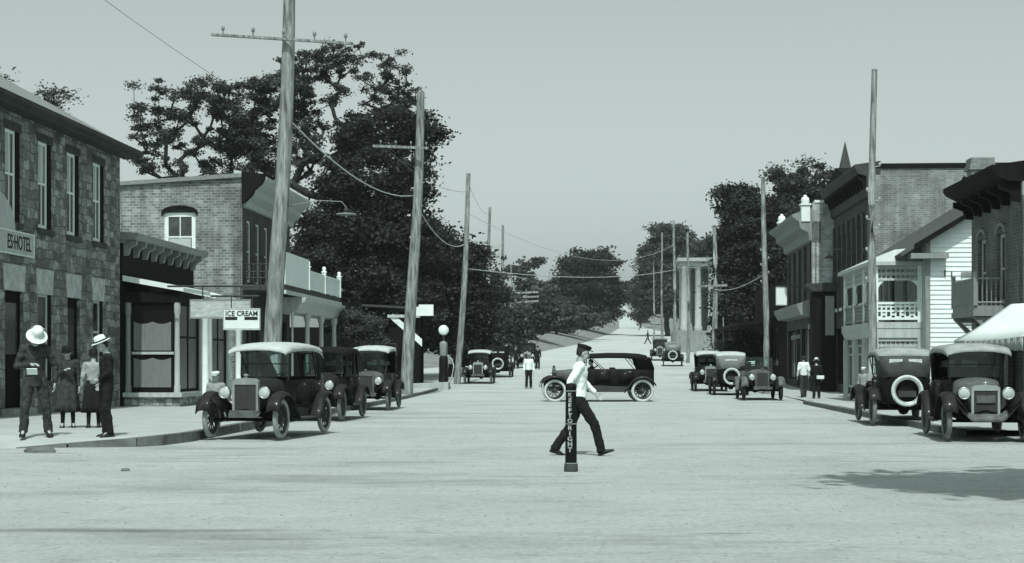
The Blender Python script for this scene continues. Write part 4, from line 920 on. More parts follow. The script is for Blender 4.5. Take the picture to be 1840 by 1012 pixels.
# ------------------------------------------------------------------ trees
def tree(name, label, cat, Y, bx, blobs, n_cl, leaves, lsize, seed, mat='leaf', tr=.28, group=None, crad=1.0, depth=1.0, fork=.35, flat=.5, base=None):
    rs = np.random.RandomState(seed); rnd = random.Random(seed)
    org = px(bx, 650, Y); org.z = (gz(org.x, Y) if base is None else base) - .1
    e = empty(name, org, 0, label, cat, group)
    k = Y / F; B = []
    for (x, y, rx, ry, w) in blobs:
        c = px(x, y, Y) - org; B.append((c.x, rs.uniform(-.25, .25) * rx * k * depth, c.z, rx * k, max(rx, ry) * k * depth, ry * k, w * rx * ry))
    B = np.array(B); pr = B[:, 6] / B[:, 6].sum()
    idx = rs.choice(len(B), n_cl, p=pr); d = rs.normal(size=(n_cl, 3)); d /= np.linalg.norm(d, axis=1)[:, None]
    C = B[idx, :3] + d * (rs.uniform(.15, 1, n_cl) ** .5)[:, None] * B[idx, 3:6]
    C = C[C[:, 2] > .4]
    # skeleton: connect every cluster to the nearest lower node
    zt = C[:, 2].max(); zl = max(.8, np.percentile(C[:, 2], 5) * fork + .5)
    nodes = [Vector((0, 0, -.3)), Vector((rs.uniform(-.1, .1), 0, zl * .5)), Vector((rs.uniform(-.2, .2), 0, zl))]; par = [-1, 0, 1]
    mid = C.mean(0); top = Vector((mid[0], mid[1], zl + (zt - zl) * .55)); lead = nodes[2]
    for t in (.35, .7, 1.0):
        nodes.append(lead.lerp(top, t) + Vector((rs.uniform(-.3, .3), rs.uniform(-.3, .3), 0))); par.append(len(nodes) - 2)
    order = np.argsort(np.linalg.norm(C - np.array(nodes[2]), axis=1))
    tips = []
    for i in order:
        c = Vector(C[i]); best, bi = 1e9, 2
        for j in range(2, len(nodes)):
            nd = nodes[j]; dz = c.z - nd.z; dd = (c - nd).length + (max(0, .25 - dz) * 3)
            if dd < best: best, bi = dd, j
        if best > 1.4:
            a = nodes[bi]; cnt = int(best / 1.2); p = bi
            for s_ in range(1, cnt + 1):
                t = s_ / (cnt + 1); q = a.lerp(c, t) + Vector((0, 0, -.12 * best * math.sin(math.pi * t))) + Vector((rnd.uniform(-.12, .12), rnd.uniform(-.12, .12), rnd.uniform(-.08, .08)))
                nodes.append(q); par.append(p); p = len(nodes) - 1
            bi = p
        nodes.append(c); par.append(bi); tips.append(len(nodes) - 1)
    wgt = [0.0] * len(nodes)
    for t in tips:
        j = t
        while j >= 0: wgt[j] += 1; j = par[j]
    wm = wgt[0]; rad = [max(.018, tr * (x / wm) ** .5) for x in wgt]
    tb = MB()
    for j in range(1, len(nodes)):
        p = par[j]; r1 = rad[j]; r0 = min(rad[p], rad[j] * 1.5) if p > 1 else rad[p]
        tb.cyl(nodes[p], nodes[j], r0, r1, 8 if r0 > .1 else 5, False)
    tb.build("trunk", 'bark', e)
    nl = leaves; ci = rs.randint(0, len(C), nl); cs = rs.uniform(.45, 1.15, len(C)) * crad
    g = rs.normal(size=(nl, 3)) * .5; g[:, 2] *= flat
    pos = C[ci] + g * cs[ci][:, None]
    b = MB(); leafquads(b, pos, lsize, rs); b.build("crown", mat, e)
    return e
A_ = "leafy tree"
tree("locust_tree", "sparse locust tree rising over the left end of the brick store roof", "tree", 88, 320,
     [(290, 160, 50, 22, .5), (265, 215, 36, 28, 1), (330, 185, 55, 38, 1), (335, 250, 55, 30, 1), (262, 285, 30, 16, 1), (385, 172, 50, 35, .9), (300, 300, 60, 16, .9), (270, 240, 35, 25, .8), (375, 290, 30, 20, .5)],
     135, 16000, .09, 11, 'leaf', .2, "big trees behind the brick store", .48, 1.0)
tree("dense_tree", "dense round topped tree behind the brick store, left of the near pole", "tree", 90, 440,
     [(440, 190, 65, 48, 1.2), (430, 250, 60, 45, 1.3), (480, 265, 45, 50, 1), (405, 300, 40, 20, .8), (470, 170, 50, 35, 1), (490, 130, 28, 30, .5), (460, 310, 60, 25, 1)],
     165, 27000, .1, 12, 'leaf', .24, "big trees behind the brick store", .6)
tree("locust_tree", "tall open locust tree with leaning forked trunk between the two near poles", "tree", 86, 625,
     [(560, 115, 60, 28, .8), (535, 170, 40, 35, 1.1), (545, 225, 42, 38, 1.1), (645, 88, 66, 26, .55), (712, 120, 40, 40, .5), (700, 185, 52, 42, .5), (650, 140, 55, 36, .38), (600, 165, 30, 25, .5), (555, 285, 38, 32, 1.1), (600, 100, 40, 26, .6), (620, 250, 35, 35, .6), (735, 175, 35, 22, .35), (545, 330, 38, 15, .5)],
     290, 26000, .09, 13, 'leaf', .28, "big trees behind the brick store", .42)
tree("dense_tree", "huge dark spreading tree behind the second pole, widest on the left side", "tree", 84, 690,
     [(655, 235, 50, 38, .9), (700, 225, 55, 35, .8), (745, 240, 40, 40, .9), (665, 310, 75, 55, 1.1), (740, 325, 40, 60, 1), (640, 410, 90, 65, 1.2), (705, 420, 75, 65, 1.2), (600, 470, 80, 55, 1.2), (690, 520, 90, 55, 1.2), (755, 290, 40, 30, .5), (755, 430, 35, 50, 1), (560, 430, 50, 60, 1), (740, 540, 60, 50, 1.2), (780, 250, 18, 40, .3), (628, 245, 30, 45, .7), (598, 300, 22, 30, .5), (610, 350, 40, 30, .8)],
     420, 95000, .125, 14, 'leafdk', .38, "big trees behind the brick store", .95, .8)
tree("dense_tree", "dark bushy tree behind the petrol pump and third pole", "tree", 92, 810,
     [(795, 430, 40, 30, .6), (835, 470, 38, 40, 1), (800, 500, 50, 55, 1.2), (775, 580, 50, 50, 1.2), (850, 540, 40, 50, 1.1), (840, 610, 50, 45, 1.2), (860, 470, 15, 25, .3)],
     230, 45000, .14, 15, 'leafdk', .26, None, 1.1, .9, .2)
tree("dense_tree", "low dark tree on the left kerb beyond the parked cars", "tree", 118, 890,
     [(885, 520, 28, 30, .8), (905, 565, 35, 45, 1), (880, 600, 45, 40, 1.1), (915, 610, 25, 30, 1), (895, 500, 18, 22, .3)],
     130, 22000, .16, 16, 'leaf', .22, None, 1.1, .8, .15)
tree("pale_tree", "thin pale topped tree left of the grassy bank", "tree", 172, 955,
     [(965, 475, 32, 12, .5), (940, 488, 25, 9, .35), (950, 520, 40, 14, .9), (965, 555, 42, 28, 1), (938, 590, 28, 28, 1), (975, 575, 35, 22, 1)],
     150, 16000, .24, 17, 'leafmid', .2, None, .9, .8, .2)
tree("round_tree", "big dark round headed tree at the top of the grassy bank", "tree", 250, 1050,
     [(1055, 478, 48, 30, 1.2), (1050, 520, 68, 38, 1.4), (1015, 550, 48, 34, 1.2), (1085, 535, 40, 42, 1.2), (1040, 562, 72, 22, 1.2), (1105, 460, 12, 16, .12), (1075, 470, 35, 25, .8)],
     420, 60000, .27, 18, 'leafdk', .4, None, 1.5, .8, .15)
tree("dense_tree", "bushy tree at the left foot of the round headed tree", "tree", 205, 1000,
     [(1000, 562, 38, 24, 1.2), (962, 575, 32, 22, 1), (1030, 570, 38, 18, 1)], 90, 10000, .3, 19, 'leafmid', .2, None, 1.1, .8, .15)
tree("hedge", "ragged bushes along the top of the grassy bank under the round tree", "hedge", 215, 1020,
     [(975, 598, 28, 11, 1), (1005, 590, 30, 11, 1), (1040, 580, 30, 11, 1), (1072, 572, 24, 9, 1)], 130, 12000, .24, 41, 'leaf', .1, None, .7, .5, .1)
tree("dense_tree", "tree leaning over the road at the bend below the hill top", "tree", 330, 1085,
     [(1082, 552, 28, 15, 1), (1062, 566, 26, 10, 1), (1096, 562, 12, 8, .8)], 60, 6000, .5, 20, 'leafmid', .25, None, 1.3, .8, .2)
tree("tall_tree", "tall hazy tree behind the bare poles, left of the columned hall", "tree", 240, 1200,
     [(1205, 430, 38, 30, 1.2), (1185, 470, 40, 38, 1.2), (1235, 455, 38, 38, 1.1), (1170, 525, 38, 38, 1.1), (1210, 530, 45, 45, 1.1), (1160, 560, 25, 20, .8)],
     380, 52000, .26, 21, 'leafmid', .45, None, 1.5, .8, .2)
tree("tall_tree", "tree behind the roof of the columned hall", "tree", 215, 1280,
     [(1270, 455, 38, 35, 1.1), (1300, 480, 35, 40, 1), (1260, 510, 40, 50, 1)], 150, 20000, .27, 22, 'leafmid', .4, None, 1.4, .8, .2)
tree("dense_tree", "small tree on the right verge near the crest of the hill", "tree", 330, 1150,
     [(1150, 540, 22, 16, 1), (1138, 520, 14, 14, .6), (1160, 515, 18, 20, .8)], 60, 6000, .5, 23, 'leafmid', .3, None, 1.3, .8, .4)
tree("dense_tree", "far tree closing the view at the crest of the road", "tree", 640, 1128,
     [(1130, 522, 22, 11, 1), (1112, 518, 16, 12, 1)], 40, 5000, .8, 31, 'leafmid', .4, None, 2.2, .8, .2)
tree("dense_tree", "far tree right of the road crest behind the verge", "tree", 620, 1160,
     [(1158, 528, 22, 18, 1), (1180, 535, 18, 20, 1)], 50, 6000, .8, 32, 'leafmid', .4, None, 2.2, .8, .2)
tree("spreading_tree", "large spreading tree behind the white urn finials on the right", "tree", 108, 1400,
     [(1390, 322, 30, 20, .5), (1430, 335, 45, 35, .8), (1455, 305, 25, 18, .4), (1495, 318, 26, 20, .6), (1410, 390, 60, 45, 1.2), (1460, 370, 50, 45, 1), (1400, 460, 60, 50, 1.2)],
     190, 36000, .135, 24, 'leaf', .35, "big trees on the right", .85)
tree("spreading_tree", "dark broad tree behind the tall bare pole right of centre", "tree", 104, 1340,
     [(1298, 365, 18, 28, .5), (1325, 355, 35, 28, .8), (1350, 395, 55, 45, 1.1), (1315, 450, 35, 50, 1.1), (1370, 470, 60, 55, 1.2), (1330, 540, 50, 50, 1.2), (1380, 560, 50, 50, 1.2), (1320, 600, 45, 35, 1), (1290, 480, 14, 40, .3)],
     330, 65000, .14, 25, 'leafdk', .38, "big trees on the right", .95)
tree("shrub", "leafy shrub beside the gallery columns, behind the parked cars", "shrub", 74, 645,
     [(640, 582, 40, 22, 1), (655, 605, 35, 25, 1), (620, 600, 25, 25, .8)], 60, 12000, .07, 26, 'leafmid', .08, None, .6, .8, .1)
tree("shrub", "leafy shrub on the right kerb behind the parked roadster", "shrub", 92, 1335,
     [(1335, 620, 35, 20, 1), (1310, 640, 25, 15, 1), (1370, 630, 25, 20, .8)], 50, 6000, .13, 27, 'leafmid', .08, None, .7, .8, .1)
tree("leafy_tree", "tree top showing just above the hotel roof", "tree", 84, 75,
     [(100, 172, 24, 10, .8), (60, 200, 45, 25, 1), (0, 150, 22, 12, .6), (10, 210, 50, 35, 1)], 80, 9000, .1, 28, 'leaf', .25, None, .8)
tree("shade_tree", "street tree to the right of the photographer whose shadow lies on the road", "tree", 12.5, 3200,
     [(2500, -900, 620, 200, 1.3), (3000, -1000, 600, 300, 1.3), (3600, -900, 600, 300, 1.2)], 340, 80000, .24, 29, 'leaf', .25, None, 1.0, .62, base=0)

# ------------------------------------------------------------------ poles and wires
def pole(label, name, bx, Yb, tx, ty, r, base=None, group=None, lean_y=0, arms=()):
    b = px(bx, 650, Yb); b.z = (gz(b.x, Yb) if base is None else base)
    t = px(tx, ty, Yb + lean_y) - b
    e = empty(name, b, 0, label, "utility pole", group)
    m = MB(); n = 8; pts = []; rs = []
    for i in range(n + 1):
        s_ = i / n; p = Vector((0, 0, -.4)).lerp(t, s_); p.x += .03 * math.sin(s_ * 5 + bx) * r / .1; pts.append(p); rs.append(r * (1 - .42 * s_))
    m.tube(pts, rs, 12); m.build("shaft", 'wood', e)
    for (x0, y0, x1, y1, dy, ins, th) in arms:
        a, c = px(x0, y0, Yb + dy) - b, px(x1, y1, Yb - dy) - b; q = (c - a).to_track_quat('X', 'Z').to_matrix().to_4x4(); L = (c - a).length
        m = MB(); m.m = Matrix.Translation(a) @ q; m.box(0, L, -.05 - r, .05 - r, -th, th); ao = m.build("crossarm", 'wood', e)
        for i in range(ins):
            p = a.lerp(c, (i + .3) / (ins - .4 + .0001)) if ins > 1 else a; k = MB(); k.lathe([(.015, 0), (.015, .08), (.04, .1), (.045, .16), (.02, .2)], p + Vector((0, -r, th)), 8); k.build("insulator", 'grey', ao)
    return e
G1 = "wooden poles along the street"
pole("thick leaning wooden pole, nearest of all, beside the front car on the left", "utility_pole", 488, 36, 519, -60, .235, .14, G1, 0,
     [(388, 66, 640, 82, .5, 5, .028)])
pole("stout wooden pole with one long crossarm behind the white topped car", "utility_pole", 733, 62, 755, 166, .27, .1, G1, 0, [(677, 264, 775, 268, .5, 4, .05)])
pole("slimmer wooden pole beside the petrol pump", "utility_pole", 822, 80, 843, 312, .19, .25, G1)
pole("dark thin pole rising from the trees, left of a pair", "utility_pole", 875, 112, 880, 372, .17, None, G1)
pole("dark thin pole rising from the trees, right of a pair", "utility_pole", 897, 126, 904, 405, .17, None, G1)
pole("distant pole carrying three white crossarms before the trees", "utility_pole", 945, 150, 945, 520, .12, None, G1, 0, [(921, 527, 968, 525, 0, 0, .09), (921, 535, 968, 533, 0, 0, .09), (921, 544, 968, 541, 0, 0, .09)])
pole("faint short pole left of the three white crossarms", "utility_pole", 922, 150, 918, 475, .1, None, G1)
pole("tall pole beside the clapboard veranda, nearest on the right", "utility_pole", 1566, 41, 1571, 125, .135, .1, G1)
pole("tall bare pole behind the right hand parked cars and dark trees", "utility_pole", 1376, 66, 1373, 318, .16, .05, G1)
pole("pole before the columned hall with a forked shadowed crossarm", "utility_pole", 1286, 96, 1283, 405, .2, None, G1, 0, [(1253, 515, 1308, 513, .3, 2, .07)])
pole("slender pole right in front of the left column of the hall", "utility_pole", 1237, 122, 1236, 418, .16, None, G1)
pole("tallest of the slender distant poles, behind the far parked car", "utility_pole", 1212, 145, 1211, 396, .17, None, G1)
pole("slender distant pole just left of the tallest one", "utility_pole", 1190, 170, 1189, 418, .16, None, G1)
pole("thin short distant pole on the right verge", "utility_pole", 1175, 220, 1175, 470, .14, None, G1)
pole("thin white post standing at the foot of the dark trees on the right", "slender_post", 1300, 92, 1300, 570, .06, None, None)
pole("faintest far pole on the right verge near the hill top", "utility_pole", 1149, 300, 1148, 505, .14, None, G1)
def lamp_post():
    Y = 120; b = px(918, 655, Y); b.z = gz(b.x, Y)
    e = empty("lamp_post", b, 0, "white lamp post with a square head on the far left kerb", "lamp post")
    m = MB(); h = px(0, 585, Y).z - b.z; m.cyl((0, 0, 0), (.1, 0, h), .09, .07); m.build("post", 'offwhite', e)
    m = MB(); m.box(-.15, .45, -.15, .15, h, h + .35); m.lathe([(.3, h + .35), (.1, h + .5)], (.15, 0, 0), 8); m.build("lamp_head", 'white', e)
    b = px(910, 655, Y - 6); b.z = gz(b.x, Y - 6); e = empty("gate_post", b, 0, "short white post left of the far lamp post", "post")
    m = MB(); h = px(0, 622, Y - 6).z - b.z; m.box(-.1, .1, -.1, .1, 0, h); m.lathe([(.14, h), (.14, h + .06), (.02, h + .15)], n=8); m.build("post", 'offwhite', e)
lamp_post()
def pegs(bx, Y, tx, ys, by, ty):
    e = next(o for o in bpy.data.objects if o.get("category") == "utility pole" and abs(o.location.y - Y) < .01 and abs((o.location.x * F / Y + 920) - bx) < 2)
    for i, y in enumerate(ys):
        t = (by - y) / (by - ty); p = px(bx + (tx - bx) * t, y, Y) - e.location; sg = 1 if i % 2 else -1
        k = MB(); k.cyl(p, p + Vector((sg * .17, 0, .02)), .014); k.lathe([(.015, .0), (.03, .02), (.036, .07), (.018, .1)], p + Vector((sg * .17, 0, .02)), 8); k.build("insulator", 'palegrey', e)
pegs(1566, 41, 1571, (345, 362, 395, 410, 452, 300, 505), 750, 125)
pegs(1376, 66, 1373, (452, 466, 478, 492, 508), 710, 318)
pegs(1212, 145, 1211, (440, 470), 600, 396)
pegs(733, 62, 755, (430, 520), 715, 166)
def wire(label, a, b, sag, r=.012, mat='wire', n=16):
    a, b = px(*a), px(*b); pts = [a.lerp(b, i / n) - Vector((0, 0, sag * 4 * (i / n) * (1 - i / n))) for i in range(n + 1)]
    o = MB().tube([p - a for p in pts], r, 5).build("overhead_wire", mat, None, a); tag(o, label, "wire")
wire("drooping cable from the near left pole down to the second pole", (520, 215, 36), (741, 352, 62), .55, .02, 'wirel')
wire("thin wire continuing from the second pole towards the third pole", (752, 375, 62), (833, 440, 80), .6, .02, 'wirel')
wire("pale cable crossing the whole street in front of the round tree", (832, 482, 80), (1212, 485, 145), .6, .022, 'wirel')
wire("upper thin wire crossing the street above the round tree", (838, 382, 80), (1211, 440, 145), 2.0, .012, 'wirel')
wire("wire running between the pole near the hall and the tall bare pole", (1284, 520, 96), (1374, 492, 66), .3, .02, 'wirel')
wire("very thin wire slanting down the upper left sky to the near pole", (60, -95, 24), (508, 214, 36), .1, .005)
wire("thin wire from the crossarm of the second pole to the third pole", (690, 262, 62), (838, 345, 80), .5, .01)
wire("thin wire from the third pole to the dark thin pole beyond it", (842, 330, 80), (880, 385, 112), .5, .01)
wire("thin wire between the two dark thin poles in the trees", (880, 440, 112), (901, 440, 126), .2, .012)
wire("wire from the tallest slender pole to the one left of it", (1211, 440, 145), (1189, 450, 170), .3, .015)
wire("cable from the right hand row across to the slender pole", (1283, 470, 96), (1212, 478, 145), .3, .015, 'wirel')

# ------------------------------------------------------------------ cars
def wheel(parent, x, y, z, r, tyre='tyre', ax='X', steer=0, name="wheel", spokes=12):
    sg = 1 if x >= 0 else -1
    mt = MB(); mt.m = Matrix.Rotation(steer, 4, 'Z')
    mt.torus((0, 0, 0), r - .05, .05, 'X', 32, 10); o = mt.build(name, tyre, parent, (x, y, z))
    rm = MB(); rm.m = mt.m; rm.torus((0, 0, 0), r - .105, .022, 'X', 32, 6, 1.6)
    for i in range(spokes):
        a = 2 * math.pi * i / spokes; rm.cyl((0, math.cos(a) * .05, math.sin(a) * .05), (0, math.cos(a) * (r - .115), math.sin(a) * (r - .115)), .016, .012, 6, False)
    rm.lathe([(.0, -.06), (.05, -.055), (.075, -.02), (.075, .02), (.05, .055), (0, .07)], (0, 0, 0), 12, Euler((0, R(90) * sg, 0)).to_quaternion())
    rm.build("rim", 'spoke', o)
    return o
def car(label, loc, fwd, paint='paint', top='canvas', tyre='tyre', topz=1.86, wb=2.6, topup=True, spare=False, apron=False, sedan=False, plate=True, hood='paint2', qmat='canvas3', name="touring_car", cat="car", group=None, lenses='glasslens', shell='nickel', rearwin=2, visor=0, sc=1.0, hw=1.0, rk=1.0, norear=False):
    e = empty(name, loc, math.atan2(-fwd[0], fwd[1]), label, cat, group); e.scale = (sc * hw, sc, sc)
    yF, yR, r, tk = wb / 2, -wb / 2, .385, .70
    # chassis
    m = MB()
    for s_ in (-1, 1): m.box(s_ * .36 - .03, s_ * .36 + .03, yR - .35, yF + .2, .42, .52)
    m.cyl((-tk, yF, .36), (tk, yF, .36), .028); m.cyl((-tk, yR, .385), (tk, yR, .385), .045); m.lathe([(.03, -.14), (.13, -.08), (.15, 0), (.13, .08), (.03, .14)], (0, yR, .385), 12, Euler((0, R(90), 0)).to_quaternion())
    m.box(-.3, .3, yR + .5, yF - .1, .36, .5); m.tube([(-.45, yF + .02, .44), (0, yF + .02, .55), (.45, yF + .02, .44)], .03); m.build("chassis", 'black', e)
    # body tub
    yc = yF - .92
    st = [(yc, .43), (yc - .25, .52), (yc - .6, .575), (yc - 1.2, .6), (yR - .1, .58), (yR - .32, .50), (yR - .42, .34)]
    m = MB()
    for s_ in (-1, 1):
        rows = []
        for y, w_ in st:
            rows.append([(s_ * (w_ - .1), y, .5), (s_ * (w_ - .02), y, .62), (s_ * (w_ + .015), y, .85), (s_ * w_, y, 1.08), (s_ * (w_ - .02), y, 1.115), (s_ * (w_ - .06), y, 1.09), (s_ * (w_ - .07), y, .6)])
        if s_ < 0: rows = [r_[::-1] for r_ in rows]
        m.grid(rows)
    y_, w_ = st[-1]; zs = [.5, .62, .85, 1.08, 1.115]
    m.grid([[(w_ * t - .1 * t * (z == .5), y_ - .04 * (1 - t * t), z) for t in (-1, -.5, 0, .5, 1)] for z in zs][::-1])
    m.box(-.5, .5, yR - .3, yc, .5, .54)
    m.build("body", paint, e)
    for s_ in (-1, 1):                       # doors
        for ya, yb in ((yc - .95, yc - .42), (yc - 1.75, yc - 1.22)):
            m = MB(); q = lambda y: float(np.interp(-y, [-a for a, _ in st], [b for _, b in st]))
            rows = [[(s_ * (q(y) + dx + .006), y, z) for z, dx in ((.63, -.02), (.85, .015), (1.06, .001))] for y in (ya, (ya + yb) / 2, yb)]
            m.grid(rows if s_ > 0 else [r_[::-1] for r_ in rows]); d = m.build("door", paint, e, solid=.01)
            k = MB(); k.cyl((s_ * (q(yb) + .02), ya + .1, 1.02), (s_ * (q(yb) + .05), ya + .2, 1.02), .012); k.build("handle", 'nickel', d)
    # hood and cowl
    m = MB(); rows = []
    for y, w_, zt in ((yF - .05, .25, .46 + .60 * rk), (yF - .4, .31, .46 + .63 * (rk + 1) / 2), (yc + .12, .40, 1.13), (yc - .02, .44, 1.17), (yc - .12, .47, 1.15)):
        row = [(-w_, y, .55), (-w_ - .005, y, .8), (-w_ + .01, y, zt - .14)]
        row += [(w_ * .98 * math.sin(a) , y, zt - .12 + .12 * math.cos(a)) for a in [R(t) for t in (-70, -50, -25, 0, 25, 50, 70)]]
        row += [(w_ - .01, y, zt - .14), (w_ + .005, y, .8), (w_, y, .55)]; rows.append(row)
    m.grid(rows); ho = m.build("hood", hood, e, solid=.01)
    for s_ in (-1, 1):
        m = MB()
        for i in range(7): y = yF - .2 - i * .075; w_ = .28 + .018 * i; m.box(s_ * w_, s_ * (w_ + .025), y, y + .012, .68, .9)
        m.build("louvres", 'black', ho)
    # radiator
    m = MB(); ya = yF - .045
    for q in ((-.26, -.215, .5, 1.03), (.215, .26, .5, 1.03), (-.26, .26, 1.03, 1.10), (-.26, .26, .46, .5)): m.box(q[0], q[1], ya, ya + .1, q[2], q[3])
    m.prism([(-.26, 1.1), (.26, 1.1), (.2, 1.145), (0, 1.16), (-.2, 1.145)], ya, ya + .1, 'Y'); m.lathe([(.035, 1.155), (.035, 1.19), (.05, 1.2), (.05, 1.22), (0, 1.24)], (0, ya + .05, 0), 10)
    m.v = [(x, y, .46 + (z - .46) * rk) for x, y, z in m.v]; ra = m.build("radiator", shell, e)
    m = MB(); m.box(-.214, .214, ya + .02, ya + .085, .501, .46 + .569 * rk); m.build("radiator_core", 'core', ra)
    if plate: m = MB(); m.box(-.17, .17, ya + .1, ya + .115, .70, .84) if apron else m.box(-.17, .17, ya + .14, ya + .155, .42, .53); m.build("number_plate", 'paint3', e)
    # headlights
    for s_ in (-1, 1):
        m = MB(); qy = Euler((R(-90), 0, 0)).to_quaternion()
        m.lathe([(.02, -.13), (.07, -.11), (.105, -.03), (.115, .03), (.11, .045)], (s_ * .40, yF + .06, .88), 18, qy); m.cyl((s_ * .40, yF + .02, .8), (s_ * .40, yF - .02, .55), .018); h = m.build("headlight", paint, e)
        m = MB(); m.lathe([(.098, .046), (.08, .058), (.04, .066), (0, .068)], (s_ * .40, yF + .06, .88), 18, qy); m.build("lens", lenses, h)
        m = MB(); m.torus((s_ * .40, yF + .105, .88), .105, .012, 'Y', 20, 6); m.build("lamp_rim", 'nickel', h)
    # wheels
    for s_, y, stt in ((-1, yF, .0), (1, yF, .0), (-1, yR, 0), (1, yR, 0)): wheel(e, s_ * tk, y, r, r, tyre)
    # fenders
    def fender(path, w_, cx, nm, s_):
        rows = []
        for i, (y, z) in enumerate(path):
            rows.append([(s_ * (cx + w_ * t), y, z - .045 * (abs(t) * 2) ** 2 - (.03 if t == .5 else 0)) for t in (-.5, -.3, 0, .3, .5)])
        m = MB(); m.grid(rows if s_ < 0 else [r_[::-1] for r_ in rows]); return m.build(nm, 'paint2' if paint != 'paint3' else 'paint3', e, solid=.012)
    for s_ in (-1, 1):
        ff = [(yF + .47, .55), (yF + .44, .68), (yF + .34, .80), (yF + .18, .88), (yF, .91), (yF - .2, .88), (yF - .4, .78), (yF - .58, .62), (yF - .74, .46), (yF - .88, .375)]
        fender(ff, .27, tk, "front_fender", s_)
        rf = [(yR + .62, .375), (yR + .5, .5), (yR + .4, .68), (yR + .25, .82), (yR + .05, .89), (yR - .15, .87), (yR - .33, .76), (yR - .45, .6)]
        fender(rf, .26, tk, "rear_fender", s_)
        m = MB(); m.box(s_ * .5, s_ * .82, yR + .6, yF - .86, .34, .372); m.box(s_ * .5, s_ * .52, yR + .45, yF - .7, .372, .56); m.build("running_board", 'greydk', e)
        # inner valance between fender and frame
        m = MB(); rows = [[(s_ * .57, y, z - .02) for y, z in ff[2:]], [(s_ * .36, y, max(.5, z - .3)) for y, z in ff[2:]]]; m.grid(rows); m.build("fender_skirt", 'dark', e, solid=.008)
    if apron:
        rows = []
        for t in np.linspace(-1, 1, 25):
            k = max(0, (abs(t) - .42) / .58); z = .43 + .40 * k ** 1.35 * (1 - .12 * k); rows.append([(t * .62, yF - .05, z + .06), (t * .62, yF + .1, z + .06), (t * .62, yF + .24, z + .0), (t * .62, yF + .27, z - .08 * (1 - .5 * k))])
        m = MB(); m.grid(rows); m.build("front_apron", 'paint3', e, solid=.012)
    else:
        m = MB(); m.prism([(-.36, .40), (.36, .40), (.3, .54), (-.3, .54)], yF + .06, yF + .075, 'Y'); m.tube([(-.36, yF + .2, .5), (-.3, yF + .28, .42)], .02); m.tube([(.36, yF + .2, .5), (.3, yF + .28, .42)], .02); m.build("front_apron", 'paint3', e)
    # windshield
    yw = yc - .1; zt = (topz - .12) if topup else 1.62
    m = MB()
    for s_ in (-1, 1): m.tube([(s_ * .46, yw, 1.08), (s_ * .5, yw - .03, 1.2), (s_ * .5, yw - .07, zt)], .017)
    for z in (1.17, 1.17 + (zt - 1.17) * .45, zt): m.cyl((-.5, yw - .03, z), (.5, yw - .03, z), .013, n=6)
    wo_ = m.build("windshield", 'greydk', e)
    m = MB(); m.box(-.49, .49, yw - .034, yw - .028, 1.18, zt - .01); m.build("pane", 'thin', wo_)
    # seats, steering wheel
    for ya, yb in ((yc - .75, yc - 1.1), (yR - .22, yR + .1)):
        m = MB(); m.box(-.46, .46, min(ya, yb), max(ya, yb) + .3, .55, .78); m.box(-.46, .46, min(ya, yb) - .04, min(ya, yb) + .1, .78, 1.17); m.build("seat", 'seat', e, bevel=.03)
    m = MB(); mm = Matrix.Translation((-.24, yc - .42, 1.14)) @ Matrix.Rotation(R(-35), 4, 'X'); m.m = mm; m.torus((0, 0, 0), .18, .013, 'Z', 20, 6); m.cyl((-.17, 0, 0), (.17, 0, 0), .01); m.cyl((0, -.17, 0), (0, .17, 0), .01); m.cyl((0, 0, 0), (0, 0, -.6), .016); m.build("steering_wheel", 'black', e)
    # top
    if topup:
        y0, y1 = yw + .18 + visor, yR - .22
        xs = [-1, -.97, -.8, -.45, 0, .45, .8, .97, 1]
        def sec(y, z, w_, dn): return [(t * w_, y, z - .075 * abs(t) ** 3 - (dn if abs(t) == 1 else 0)) for t in xs]
        rows = [sec(y0 + .03, topz - .17, .585, .03), sec(y0, topz - .11, .6, .06), sec(y0 - .35, topz - .03, .62, .09), sec(y0 - 1.0, topz, .63, .1), sec(y0 - 1.6, topz - .005, .63, .1), sec(y1 + .3, topz - .03, .62, .11), sec(y1 + .06, topz - .08, .61, .12), sec(y1 - .02, topz - .2, .6, .05)]
        m = MB(); m.grid([r_[::-1] for r_ in rows]); to = m.build("top", top, e, solid=.018)
        # rear curtain and quarters
        zb = 1.1; yr = yR - .42
        m = MB()
        if not norear: m.grid([[(t * w_, y - .02 * (1 - t * t), z) for t in (-1, -.6, 0, .6, 1)] for y, z, w_ in ((y1 - .02, topz - .2, .6), (y1 - .06, 1.5, .57), (yr - .01, zb + .02, .42))][::-1])
        for s_ in (-1, 1):
            rows = [[(s_ * .6, y1 - .02, topz - .2), (s_ * .57, y1 - .06, 1.5), (s_ * .42, yr - .01, zb)], [(s_ * .615, y1 + .25, topz - .18), (s_ * .6, y1 + .2, 1.45), (s_ * .56, yR - .2, zb)], [(s_ * .62, y1 + .62, topz - .17), (s_ * .61, y1 + .45, 1.45), (s_ * .585, yR + .1, zb)]]
            m.grid(rows if s_ > 0 else [r_[::-1] for r_ in rows])
        ro = m.build("rear_curtain", qmat, e, solid=.012)
        for i in range(rearwin):
            c = 0 if rearwin == 1 else (-.22 + .44 * i); ww = .26 if rearwin == 1 else .15
            m = MB(); m.add([(c - ww, y1 - .115, 1.36), (c + ww, y1 - .115, 1.36), (c + ww, y1 - .085, 1.53), (c - ww, y1 - .085, 1.53), (c - ww, y1 - .095, 1.36), (c + ww, y1 - .095, 1.36), (c + ww, y1 - .065, 1.53), (c - ww, y1 - .065, 1.53)], [(0, 1, 2, 3), (7, 6, 5, 4), (0, 4, 5, 1), (1, 5, 6, 2), (2, 6, 7, 3), (3, 7, 4, 0)]); m.build("rear_window", 'celluloid', ro)
